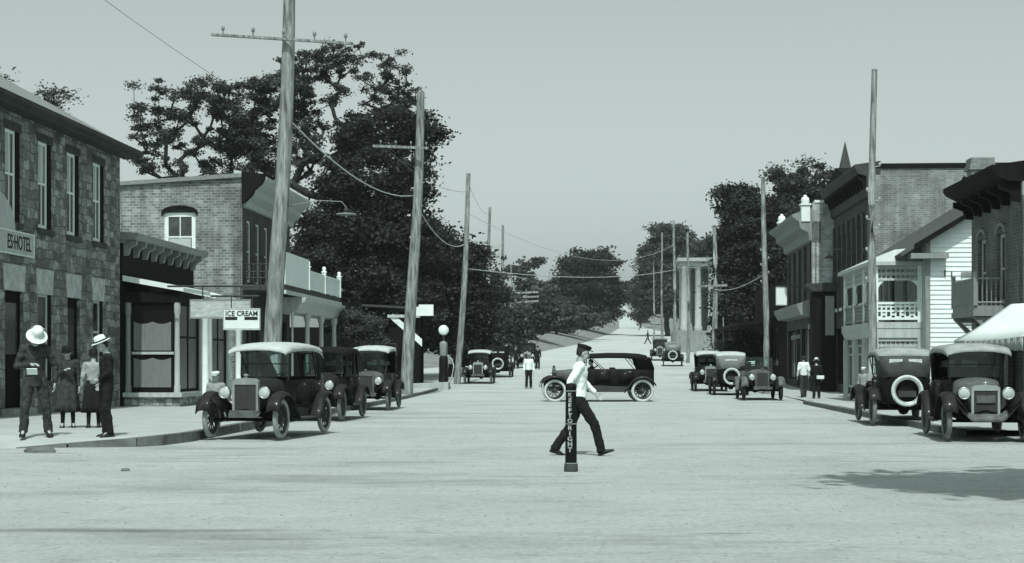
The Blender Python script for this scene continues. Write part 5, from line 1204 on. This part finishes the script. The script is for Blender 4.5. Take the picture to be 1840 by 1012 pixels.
        for s_ in (-1, 1):
            for q in ([(s_ * .58, yR + .15, 1.1), (s_ * .6, yR + .5, topz - .14)], [(s_ * .56, yc - .75, 1.1), (s_ * .6, yc - .3, topz - .14)]): m = MB(); m.tube(q, .012); m.build("top_bow", 'black', to)
        if sedan:
            for s_ in (-1, 1):
                sw = MB(); sw.m = Matrix.Rotation(0, 4, 'Z')
                for a, b in ((yw - .02, yw - .1), (yc - 1.0, yc - 1.1), (yR + .12, yR + .02)): sw.box(s_ * .56, s_ * .61, b, a, 1.1, topz - .16)
                sw.box(s_ * .56, s_ * .61, yR, yw, 1.08, 1.14); sw.build("side_frame", paint, e)
                sw = MB(); sw.box(s_ * .58, s_ * .586, yR, yw, 1.14, topz - .16); sw.build("side_glass", 'thin', e)
    else:
        m = MB(); m.lathe([(.12, -.55), (.16, -.5), (.17, 0), (.16, .5), (.12, .55)], (0, yR - .38, 1.18), 12, Euler((0, R(90), 0)).to_quaternion(), .7, 1); m.build("folded_top", top, e)
    if spare:
        yr = yR - .55
        m = MB(); m.torus((0, yr, .80), .325, .04, 'Y', 32, 10); so = m.build("spare_wheel", 'tyre2', e)
        m = MB(); m.torus((0, yr, .80), .275, .018, 'Y', 32, 6); m.build("rim", 'nickel', so)
        m = MB(); m.box(-.2, .2, yr - .01, yr + .01, .66, .80); m.build("number_plate", 'greydk', so)
        m = MB(); m.cyl((0, yr, .75), (0, yR - .3, .75), .03); m.build("carrier", 'dark', so)
    m = MB(); m.lathe([(.03, -.04), (.045, 0), (.045, .02)], (.45, yR - .5, .62), 10, Euler((R(90), 0, 0)).to_quaternion()); m.build("tail_lamp", 'dark', e)
    return e
GL, GR_ = "cars parked along the left kerb", "cars parked along the right kerb"
car("front touring car on the left with peaked white top and big headlights", (-4.83, 30.0, .03), (-.19, -1), 'paint', 'canvas', 'tyre4', 1.86, 2.65, group=GL, visor=.24, plate=False, shell='grey', norear=True, rearwin=0)
car("dark closed car half hidden behind the front white topped car", (-4.83, 39.0, .03), (-.1, -1), 'paint', 'canvas3', 'tyre', 1.86, 2.6, sedan=True, group=GL, name="closed_car", shell='greydk')
car("white topped car facing us beside the second pole", (-4.42, 47.3, .03), (-.05, -1), 'paint2', 'canvas', 'tyre', 1.98, 2.55, group=GL, hood='paint3', apron=False, shell='paint3')
z_ = prof(80)
car("small white topped touring car far down the left kerb", (-1.75, 81.3, z_), (-.05, -1), 'paint2', 'canvas', 'tyre', 1.84, 2.5, group=GL)
car("dark car with spare wheel behind the small white topped car", (-.75, 92, prof(92)), (.06, 1), 'paint', 'canvas3', 'tyre3', 1.9, 2.5, spare=True, group=GL)
car("near right touring car with slanting grey top and sweeping pale fenders", (9.0, 29.35, .03), (-.125, -1), 'paint', 'canvas4', 'tyre', 1.83, 2.6, apron=True, group=GR_, hood='paint3', visor=.2, rk=.82)
car("touring car seen from behind with round spare wheel beside the tall pole", (9.25, 36.3, .03), (.1, 1), 'paint', 'canvas4', 'tyre', 1.80, 2.6, spare=True, group=GR_, qmat='canvas5')
car("low open roadster with folded top, nearest of the three middle right cars", (9.6, 58.5, .03), (-.05, -1), 'paint3', 'canvas3', 'tyre3', 1.5, 2.45, topup=False, group=GR_, hood='paint3', shell='paint3', name="roadster")
car("dark topped car seen from behind, middle of the three middle right cars", (9.4, 65.3, prof(65)), (.06, 1), 'paint', 'canvas', 'tyre3', 1.86, 2.5, spare=True, group=GR_, qmat='canvas2', rearwin=1)
car("white topped dark car facing us, farthest of the three middle right cars", (9.25, 70.6, prof(70)), (-.06, -1), 'paint', 'canvas', 'tyre3', 1.88, 2.5, group=GR_)
car("dark touring car crossing the street with its driver, side on", (3.2, 56.4, .0), (-1, -.02), 'paint', 'canvas3', 'tyre2', 1.66, 2.95, hood='paint3', shell='paint3', qmat='canvas3', plate=False, sc=1.1)
car("far car seen from behind with grey back panel up the street", (12.4, 116, prof(116)), (.1, 1), 'paint2', 'canvas2', 'tyre3', 1.86, 2.5, spare=True, group=GR_, qmat='canvas2', rearwin=1)
car("farthest parked car with broad dark roof up the street", (12.6, 128, prof(128) + .0), (-.1, -1), 'paint', 'canvas2', 'tyre3', 1.95, 2.6, group=GR_)
car("dark car coming down the street beyond the standing man", (1.15, 112, prof(112)), (-.02, -1), 'paint', 'canvas3', 'tyre3', 1.86, 2.5)
car("car cut off by the right edge with only its wheel and lamp showing", (10.35, 27.0, .03), (-.1, -1), 'paint', 'canvas2', 'tyre', 1.83, 2.6, group=GR_)

# ------------------------------------------------------------------ traffic post in the road
def traffic_post():
    Y = 20.5; x = px(1026, 848, Y).x
    e = empty("traffic_post", (x, Y, .0), 0, "dark banded traffic post lettered KEEP TO RIGHT standing in the road", "traffic post")
    m = MB(); m.lathe([(.092, 0), (.096, .02), (.092, .1), (.085, .11)], n=20); m.build("base", 'greydk', e)
    m = MB(); m.lathe([(.08, .105), (.078, .6), (.072, 1.1), (.075, 1.12), (.075, 1.17), (.06, 1.2), (.0, 1.21)], n=20); s = m.build("shaft", 'dark', e)
    for z, r in ((1.10, .074), (.115, .086), (.652, .08)): m = MB(); m.torus((0, 0, z), r, .008, 'Z', 20, 6); m.build("band", 'grey', e)
    def col(word, ztop, step, size, r):
        for i, ch in enumerate(word):
            if ch == ' ': continue
            z = ztop - i * step
            o = text(ch, size, "lettering", 'letterw', s, basis((1, 0, 0), (0, 0, 1), (-.018, -r, z)), ext=.004, sx=1.1, bold=.003)
            for v in o.data.vertices:      # wrap round the shaft
                a = v.co.x / r; d = -r - v.co.y; rr = r - d * 1.0; v.co.x, v.co.y = math.sin(a) * rr, -math.cos(a) * rr
    col("KEEP", 1.045, .07, .075, .0775); col("TO", .765, .07, .075, .079)
    col("RIGHT", .60, .075, .085, .0805)
traffic_post()

# ------------------------------------------------------------------ people
def ball(b, c, r, q=None, n=14):
    """closed ellipsoid"""
    r = Vector(r) if hasattr(r, '__len__') else Vector((r, r, r)); c = Vector(c); k = n // 2 + 1; vs = []
    for a in range(1, k):
        t = math.pi * a / k
        for i in range(n):
            p = 2 * math.pi * i / n; v = Vector((r.x * math.sin(t) * math.cos(p), r.y * math.sin(t) * math.sin(p), r.z * math.cos(t))); vs.append(c + (q @ v if q else v))
    m = len(vs); vz = Vector((0, 0, r.z)); vs += [c + (q @ vz if q else vz), c - (q @ vz if q else vz)]
    fs = [(a * n + i, (a + 1) * n + i, (a + 1) * n + (i + 1) % n, a * n + (i + 1) % n) for a in range(k - 2) for i in range(n)]
    fs += [(m, i, (i + 1) % n) for i in range(n)] + [(m + 1, (k - 2) * n + (i + 1) % n, (k - 2) * n + i) for i in range(n)]
    b.add(vs, fs, True)
def cap(b, p0, p1, r0, r1, n=12):
    ball(b, p0, r0, n=n); ball(b, p1, r1, n=n); b.cyl(p0, p1, r0, r1, n)
FOLD = bpy.data.textures.new('folds', 'CLOUDS'); FOLD.noise_scale = .09; FOLD.noise_depth = 2
def melt(b, name, mat, parent, vox, it=3):
    o = b.build(name, mat, parent); r = o.modifiers.new("remesh", 'REMESH'); r.mode = 'VOXEL'; r.voxel_size = vox; r.use_smooth_shade = True
    if it: m = o.modifiers.new("smooth", 'SMOOTH'); m.factor = .5; m.iterations = it
    if name != 'body': d = o.modifiers.new('folds', 'DISPLACE'); d.texture = FOLD; d.strength = .035; d.mid_level = .45; d.texture_coords = 'LOCAL'
    return o
def V3(*a): return Vector(a)
def person(label, loc, rz, h=1.72, arms=None, legs=None, head=(0, .01, 0), lean=(0, 0), top='cloth_dk', bottom='cloth_dk', skirt=False, hat=None, hair='hair', sleeves=True, near=True, sit=False, hatmat='straw', braces=False):
    """arms/legs: joint positions at a 1.75 m figure, +y is where the person faces, +x the right-hand side"""
    s = h / 1.75; e = empty("person", loc, rz, label, "person"); e.scale = (s, s, s)
    lx, ly = lean
    def L_(z): t = max(0, (z - .93) / .8); return Vector((lx * t, ly * t, 0))
    A = {'rs': V3(.175, 0, 1.425), 're': V3(.235, -.03, 1.14), 'rw': V3(.245, .06, .89), 'ls': V3(-.175, 0, 1.425), 'le': V3(-.235, -.03, 1.14), 'lw': V3(-.245, .06, .89)}
    for k in list(A): A[k] = A[k] + L_(A[k].z)
    for k, v in (arms or {}).items(): A[k] = Vector(v)
    G = {'rh': V3(.085, 0, .90), 'rk': V3(.10, .02, .49), 'ra': V3(.11, -.03, .09), 'lh': V3(-.085, 0, .90), 'lk': V3(-.10, .02, .49), 'la': V3(-.11, -.03, .09)}
    for k, v in (legs or {}).items():
        if not k.startswith('toe'): G[k] = Vector(v)
    pel, sp, ch, nb = V3(0, 0, .95), V3(0, 0, 1.12) + L_(1.12), V3(0, 0, 1.31) + L_(1.31), V3(0, -.005, 1.45) + L_(1.45)
    H = nb + Vector((head[0], head[1] + .03, .175 + head[2]))
    up = (H - nb - V3(0, .02, 0)).normalized(); fw = Vector((0, 1, min(0, -head[1] * 4))).normalized(); fw = (fw - up * fw.dot(up)).normalized(); side = fw.cross(up).normalized()
    rot = Matrix((side, fw, up)).transposed(); hq = rot.to_quaternion(); R4 = rot.to_4x4()
    b = MB(); vox = .0065 if near else .013
    ball(b, ch, (.15, .1, .17)); ball(b, sp, (.125, .092, .16)); ball(b, pel, (.145, .105, .13)); cap(b, nb, H - up * .05 - fw * .02, .058, .054)
    ball(b, H + up * .03 - fw * .012, (.078, .096, .092), hq, 20); ball(b, H - up * .035 + fw * .018, (.06, .072, .085), hq, 18); ball(b, H - up * .088 + fw * .052, (.026, .022, .02), hq)
    b.lathe([(.0, -.01), (.017, 0), (.012, .02), (.005, .048), (0, .05)], H + fw * .082 - up * .03, 8, (fw * .25 + up).to_track_quat('Z', 'Y'))
    ball(b, H + fw * .092 - up * .028, .0135, n=8)
    for sg in (1, -1): ball(b, H + side * .078 * sg - up * .012 - fw * .01, (.011, .02, .032), hq, 10)
    T_ = {}
    for q, sg in (('r', 1), ('l', -1)):
        S_, E_, W_ = A[q + 's'], A[q + 'e'], A[q + 'w']; d = (W_ - E_).normalized()
        cap(b, ch + V3(.06 * sg, 0, .08), S_, .07, .056); cap(b, S_, E_, .05, .04); cap(b, E_, W_, .04, .026)
        ax = Vector((0, 1, 0)); ax = (ax - d * ax.dot(d)); ax = ax.normalized() if ax.length > .1 else Vector((1, 0, 0)); inn = Vector((-sg, 0, 0)); inn = (inn - d * inn.dot(d)); inn = inn.normalized() if inn.length > .1 else Vector((0, 0, -1)); inn = (inn - ax * inn.dot(ax)).normalized()
        pq = Matrix((ax, inn, d)).transposed().to_quaternion(); pm = W_ + d * .055; ball(b, pm, (.04, .016, .055), pq)
        if near:
            for off, ln in ((.03, .07), (.0105, .08), (-.0095, .075), (-.028, .058)):
                b0 = pm + ax * off + d * .035; b1 = b0 + d * ln * .5 + inn * .012; b2 = b1 + d * ln * .4 + inn * .026; cap(b, b0, b1, .0098, .009, 8); cap(b, b1, b2, .009, .0075, 8)
            t0 = pm + ax * .03 - d * .02 + inn * .008; t1 = t0 + ax * .024 + d * .035 + inn * .008; t2 = t1 + d * .028 + inn * .01; cap(b, t0, t1, .0125, .0105, 8); cap(b, t1, t2, .0105, .0085, 8)
        else: ball(b, pm + d * .07 + inn * .012, (.034, .013, .045), pq)
        Hh, K_, A_n = G[q + 'h'], G[q + 'k'], G[q + 'a']; sh = (K_ - A_n).normalized()
        tv = (legs or {}).get('toe' + q); toe = Vector(tv).normalized() if tv else (Vector((.12 * sg, 1, 0)) - sh * sh.y).normalized(); T_[q] = toe
        cap(b, Hh, K_, .08, .052); cap(b, K_, A_n, .052, .034); ball(b, K_.lerp(A_n, .28), (.045, .045, .09)); cap(b, A_n, A_n + toe * .1 - sh * .05, .034, .028)
    melt(b, "body", 'skin', e, vox, 2)
    b = MB(); lc = .80 if top in ('cloth_dk', 'cloth_md') and not skirt else .93
    ball(b, ch, (.175, .122, .19)); ball(b, sp.lerp(ch, .5), (.163, .119, .2)); ball(b, sp, (.152, .116, .19)); b.lathe([(.155, lc), (.158, .9), (.15, 1.08), (.1, 1.12)], n=20, sy=.78)
    ball(b, nb - V3(0, 0, .03), (.075, .065, .035))
    for q, sg in (('r', 1), ('l', -1)):
        S_, E_, W_ = A[q + 's'], A[q + 'e'], A[q + 'w']
        cap(b, ch + V3(.06 * sg, -.005, .075), S_, .085, .068)
        if sleeves: cap(b, S_, E_, .066, .055); cap(b, E_, E_.lerp(W_, .9), .055, .04); b.cyl(E_.lerp(W_, .6), W_ - (W_ - E_).normalized() * .005, .046, .042, 12)
        else: cap(b, S_, S_.lerp(E_, .75), .068, .058)
    melt(b, "jacket" if lc < .9 else "shirt", top, e, .011 if near else .018, 3)
    if skirt:
        m = MB(); rows = []; n = 36
        for k, (z, r) in enumerate(((1.05, .135), (.98, .165), (.85, .195), (.65, .21), (.48, .225), (.34, .24))):
            rows.append([((r + .009 * k * math.sin(i * 2 * math.pi / n * 6)) * math.cos(2 * math.pi * i / n), (r * .8 + .008 * k * math.sin(i * 2 * math.pi / n * 9)) * math.sin(2 * math.pi * i / n), z) for i in range(n)])
        m.grid([r_[::-1] for r_ in rows], close=True); m.build("skirt", bottom, e, solid=.01)
        b = MB()
        for q in 'rl': cap(b, G[q + 'k'], G[q + 'a'], .058, .041); ball(b, G[q + 'k'].lerp(G[q + 'a'], .28), (.052, .052, .09))
        b.build("stockings", 'cloth_dk', e)
        m = MB(); m.lathe([(.15, 1.0), (.158, 1.02), (.158, 1.05), (.15, 1.07)], n=20, sy=.8); m.build("waistband", bottom, e)
    else:
        b = MB(); ball(b, pel + V3(0, 0, .0), (.15, .112, .13)); b.lathe([(.14, .9), (.142, 1.05), (.13, 1.06)], n=20, sy=.76)
        for q in 'rl':
            Hh, K_, A_n = G[q + 'h'], G[q + 'k'], G[q + 'a']; sh = (K_ - A_n).normalized()
            cap(b, Hh, K_, .1, .076); cap(b, K_, K_.lerp(A_n, .8), .076, .07); b.cyl(K_.lerp(A_n, .3), A_n - sh * .035, .07, .072, 14)
        melt(b, "trousers", bottom, e, .011 if near else .018, 3)
    if top in ('cloth_dk', 'cloth_md') and not skirt:
        m = MB(); m.m = Matrix.Translation(nb) @ R4; m.torus((0, .005, .02), .058, .012, 'Z', 18, 6, 1.4); m.prism([(-.035, .0), (0, -.16), (.035, .0)], .106, .112, 'Y'); m.build("collar", 'cloth_wh', e)
    for q in 'rl':
        A_n, toe = G[q + 'a'], T_[q]; sh = (G[q + 'k'] - A_n).normalized(); m = MB(); upv = (sh - toe * sh.dot(toe)).normalized(); sdv = toe.cross(upv).normalized(); rows = []
        for y, wd, hh in ((-.075, .02, .03), (-.065, .036, .075), (0, .042, .11), (.06, .045, .075), (.13, .048, .045), (.175, .035, .032), (.19, .015, .02)):
            c = A_n + toe * y - upv * .09
            rows.append([c - sdv * wd * 1.05, c - sdv * wd * 1.05 + upv * hh * .5, c - sdv * wd * .6 + upv * hh, c + sdv * wd * .6 + upv * hh, c + sdv * wd * 1.05 + upv * hh * .5, c + sdv * wd * 1.05])
        m.grid(rows, close=True); m.add(rows[0] + rows[-1], [(0, 1, 2, 3, 4, 5), (11, 10, 9, 8, 7, 6)]); m.build("shoe", 'shoe', e)
    R4 = rot.to_4x4()
    if hair:
        m = MB(); m.m = Matrix.Translation(H + up * .03 - fw * .012) @ R4; rows = []; n = 20
        for z, r, fr in ((-.085, .07, -.03), (-.06, .082, -.02), (-.01, .086, -.005), (.035, .088, .06), (.07, .074, .09), (.092, .045, .06), (.102, .006, .01)):
            rows.append([(r * 1.0 * math.cos(a), (r * 1.22 * math.sin(a)) if math.sin(a) < 0 else min(fr, r * 1.2 * math.sin(a)), z) for a in [2 * math.pi * i / n for i in range(n)]])
        m.grid(rows, close=True); m.build("hair", hair, e)
    if near:
        for sg in (-1, 1):
            m = MB(); m.lathe([(0, -.008), (.010, -.005), (.013, 0), (.010, .003), (0, .005)], H + fw * .083 + side * .03 * sg + up * .012, 8, fw.to_track_quat('Z', 'Y')); m.build("eye", 'hair', e)
        m = MB(); m.m = Matrix.Translation(H + fw * .086 - up * .062) @ R4; m.box(-.022, .022, -.006, .005, -.004, .004); m.build("mouth", 'spoke', e)
    if hat:
        m = MB(); m.m = Matrix.Translation(H + up * .062) @ R4 @ Matrix.Rotation(R(-4), 4, 'X')
        if hat == 'brim': m.lathe([(.165, .01), (.16, .0), (.115, .008), (.1, .02), (.097, .07), (.085, .115), (.05, .13), (0, .12)], (0, 0, 0), 24, None, .95, 1.12)
        elif hat == 'wide': m.lathe([(.178, -.03), (.173, -.036), (.13, .0), (.106, .02), (.102, .075), (.085, .12), (.05, .135), (0, .13)], (0, 0, 0), 24, None, .95, 1.1)
        elif hat == 'cap': m.lathe([(.088, .0), (.1, .02), (.112, .045), (.095, .07), (0, .08)], (0, -.01, 0), 20, None, .95, 1.1); m.prism([(-.07, .07), (.07, .07), (.06, .13), (.03, .15), (-.03, .15), (-.06, .13)], .0, .012, 'Z')
        elif hat == 'cloche': m.lathe([(.12, -.04), (.112, -.03), (.104, .02), (.092, .075), (.05, .1), (0, .105)], (0, 0, 0), 20, None, .95, 1.1)
        ho = m.build("hat", hatmat, e)
        if hat in ('brim', 'wide'):
            b = MB(); b.m = m.m; b.lathe([(.103, .018), (.103, .045), (.1, .045)], (0, 0, 0), 24, None, .95, 1.12); b.build("hat_band", 'cloth_dk', ho)
    return e
def at(x, yfoot, Y, z=None):
    p = px(x, yfoot, Y); p.z = z if z is not None else gz(p.x, Y) + .005; return p
# left kerb group
person("tall man in a wide pale hat with head bowed, reading, arms folded over a paper", at(64, 780, 27.0, .17), R(200), 1.93, head=(-.02, .10, -.03), lean=(.02, .05), top='cloth_md', bottom='cloth_md', hat='wide',
       arms={'re': (.29, .02, 1.14), 'rw': (.08, .2, 1.16), 'le': (-.31, -.02, 1.13), 'lw': (-.30, .02, .86)}, legs={'rh': (.1, 0, .9), 'rk': (.16, .03, .49), 'ra': (.19, -.02, .09), 'lk': (-.16, .0, .49), 'la': (-.20, -.03, .09)})
bk = MB(); bk.box(-.09, .09, -.012, .0, -.03, .1); bo = bk.build("newspaper", 'cloth_wh', None, at(58, 700, 26.55, 1.30)); bo.rotation_euler = (R(35), 0, R(10)); tag(bo, "folded white paper held by the tall man with bowed head", "paper")
person("young woman in a dark dress and cloche hat facing the street", at(122, 768, 30.3, .17), R(195), 1.62, top='cloth_md', bottom='cloth_md', skirt=True, hat='cloche', hatmat='cloth_dk', arms={'re': (.2, .05, 1.16), 'rw': (.06, .2, 1.25)}, head=(.02, .02, 0))
person("woman in pale blouse and dark skirt with dark hat, turned away", at(168, 768, 30.3, .17), R(20), 1.56, top='cloth_lt', bottom='cloth_dk', skirt=True, hat='cloche', hatmat='cloth_dk', sleeves=True)
person("man in dark suit and pale straw hat standing at the kerb corner", at(191, 785, 26.9, .165), R(120), 1.75, top='cloth_dk', bottom='cloth_dk', hat='brim', arms={'re': (.22, -.06, 1.15), 'rw': (.2, .05, .95), 'le': (-.22, .0, 1.15), 'lw': (-.14, .17, 1.02)}, head=(0, .05, 0))
# centre
person("man in white shirt and dark cap striding across the road behind the traffic post", at(1040, 818, 24.0, .0), R(-90), 1.76, head=(0, .03, 0), lean=(0, .03), top='cloth_wh', bottom='cloth_dk', hat='cap', hatmat='cloth_dk',
       arms={'re': (.21, -.15, 1.17), 'rw': (.2, -.14, .93), 'le': (-.2, .1, 1.16), 'lw': (-.17, .27, .99)},
       legs={'rh': (.08, 0, .88), 'rk': (.09, .24, .51), 'ra': (.09, .35, .105), 'lh': (-.08, 0, .88), 'lk': (-.09, -.12, .47), 'la': (-.09, -.37, .12), 'toel': (0, .9, -.25), 'toer': (0, 1, .35)})
person("man in white shirt and dark trousers standing in the road beyond the crossing", at(950, 697, 73.5), R(185), 1.7, top='cloth_wh', bottom='cloth_dk', near=False, hat='cap', hatmat='cloth_lt')
person("dark clad person at the left side of the oncoming far car", at(927, 655, 109), R(170), 1.72, near=False, hat='cap', hatmat='cloth_dk')
person("dark clad person at the right side of the oncoming far car", at(966, 655, 108), R(190), 1.68, near=False, hat='cap', hatmat='cloth_dk')
person("dark clad walker in mid stride crossing the far road on the hill", at(1164, 622, 190), R(90), 1.75, near=False, legs={'rk': (.09, .18, .50), 'ra': (.09, .36, .10), 'lk': (-.09, -.12, .47), 'la': (-.09, -.38, .14)})
# right kerb pair
person("bareheaded man in white shirt and braces walking away on the right", at(1444, 714, 60.5, .07), R(5), 1.66, top='cloth_wh', bottom='cloth_md', near=False, legs={'rk': (.09, .08, .49), 'ra': (.1, .16, .09), 'lk': (-.09, -.02, .49), 'la': (-.1, -.16, .1)})
person("man in dark jacket and white hat walking away with a parcel on the right", at(1467, 718, 58.5, .08), R(-5), 1.52, top='cloth_dk', bottom='cloth_dk', hat='brim', near=False, arms={'le': (-.24, -.02, 1.13), 'lw': (-.2, .12, 1.0)})
pc = MB(); pc.box(-.14, .14, -.08, .08, -.06, .08); po = pc.build("parcel", 'cloth_wh', None, at(1474, 685, 58.35, .88), bevel=.02); tag(po, "small white parcel carried by the man in the white hat", "parcel")
person("person in pale shirt and cap sitting behind the headlamp of the front left car", at(388, 700, 33.2, -.28), R(175), 1.55, top='cloth_lt', bottom='cloth_dk', hat='cap', hatmat='straw', near=False)
person("person in white on the raised walk behind the white topped car", at(676, 620, 66, .55), R(180), 1.6, top='cloth_wh', bottom='cloth_wh', near=False)
person("capped person beside the pale shop front behind the far fender", at(1552, 700, 44.0, .13), R(150), 1.2, top='cloth_lt', bottom='cloth_dk', hat='cap', hatmat='straw', near=False)
# driver of the crossing car, seated behind the wheel
person("driver in dark jacket seated at the wheel of the crossing car", (2.98, 56.15, -.03), R(90), 1.62, head=(0, .02, 0), near=False, top='cloth_dk', bottom='cloth_dk', sit=True,
       arms={'re': (.22, .22, 1.2), 'rw': (.14, .46, 1.26), 're': (.22, .24, 1.22), 'le': (-.22, .22, 1.2), 'lw': (-.14, .46, 1.24)},
       legs={'rh': (.09, .05, .88), 'rk': (.1, .46, .82), 'ra': (.1, .62, .5), 'lh': (-.09, .05, .88), 'lk': (-.1, .46, .82), 'la': (-.1, .62, .5)})
# ------------------------------------------------------------------ small things on the ground
def stone(label, p, sx, sy, sz, seed):
    rs = np.random.RandomState(seed); m = MB(); rows = []
    for k, (z, r) in enumerate(((0, 1), (.4, 1.05), (.8, .85), (1, .5))): rows.append([(sx * r * (math.cos(a) + rs.uniform(-.12, .12)), sy * r * (math.sin(a) + rs.uniform(-.12, .12)), sz * z) for a in np.linspace(0, 2 * math.pi, 11)[:-1]])
    m.grid(rows, False, True); m.add(rows[-1], [tuple(range(10))]); o = m.build("stone", 'kerb', None, p); tag(o, label, "stone")
stone("flat kerb stone lying in the road at the far left", Vector((px(72, 815, 24.8).x, 24.8, -.01)), .24, .09, .1, 1)
stone("small dark stone in the road near the left kerb corner", Vector((-5.3, 20.6, 0)), .06, .05, .04, 2)

def pebbles():
    rs = np.random.RandomState(7); m = MB()
    for i in range(1500):
        Y = 8.5 + 40 * rs.uniform() ** 1.6; x = rs.uniform(-.42, .42) * Y * 1.0
        if x < -6 and Y > 25: continue
        r = rs.uniform(.004, .013) * (1 + Y / 30); a = rs.uniform(0, 6.28, 5); z0 = prof(Y)
        p = [(x + r * math.cos(2 * math.pi * k / 5 + a[0]) * (.8 + .4 * rs.uniform()), Y + r * math.sin(2 * math.pi * k / 5 + a[0]) * (.8 + .4 * rs.uniform()), z0) for k in range(5)]
        m.add(p + [(x, Y, z0 + r * .7)], [(k, (k + 1) % 5, 5) for k in range(5)])
    o = m.build("pebbles", 'grey'); tag(o, "loose pebbles scattered over the dirt road", "pebbles", kind="stuff")
pebbles()
# haze of the summer air
hz = MB(); hz.box(-500, 700, -80, 1550, -2, 70); hm = bpy.data.materials.new("haze_air"); hm.use_nodes = True; hn = hm.node_tree; hn.nodes.clear()
ho_ = hn.nodes.new("ShaderNodeOutputMaterial"); hv = hn.nodes.new("ShaderNodeVolumePrincipled"); hv.inputs["Color"].default_value = (.86, 1, .985, 1); hv.inputs["Density"].default_value = .00022; hv.inputs["Anisotropy"].default_value = .2
hn.links.new(hv.outputs[0], ho_.inputs["Volume"])
ho2 = hz.build("haze", hm); ho2["kind"] = "stuff"; ho2["label"] = "thin summer haze over the street"; ho2["category"] = "haze"
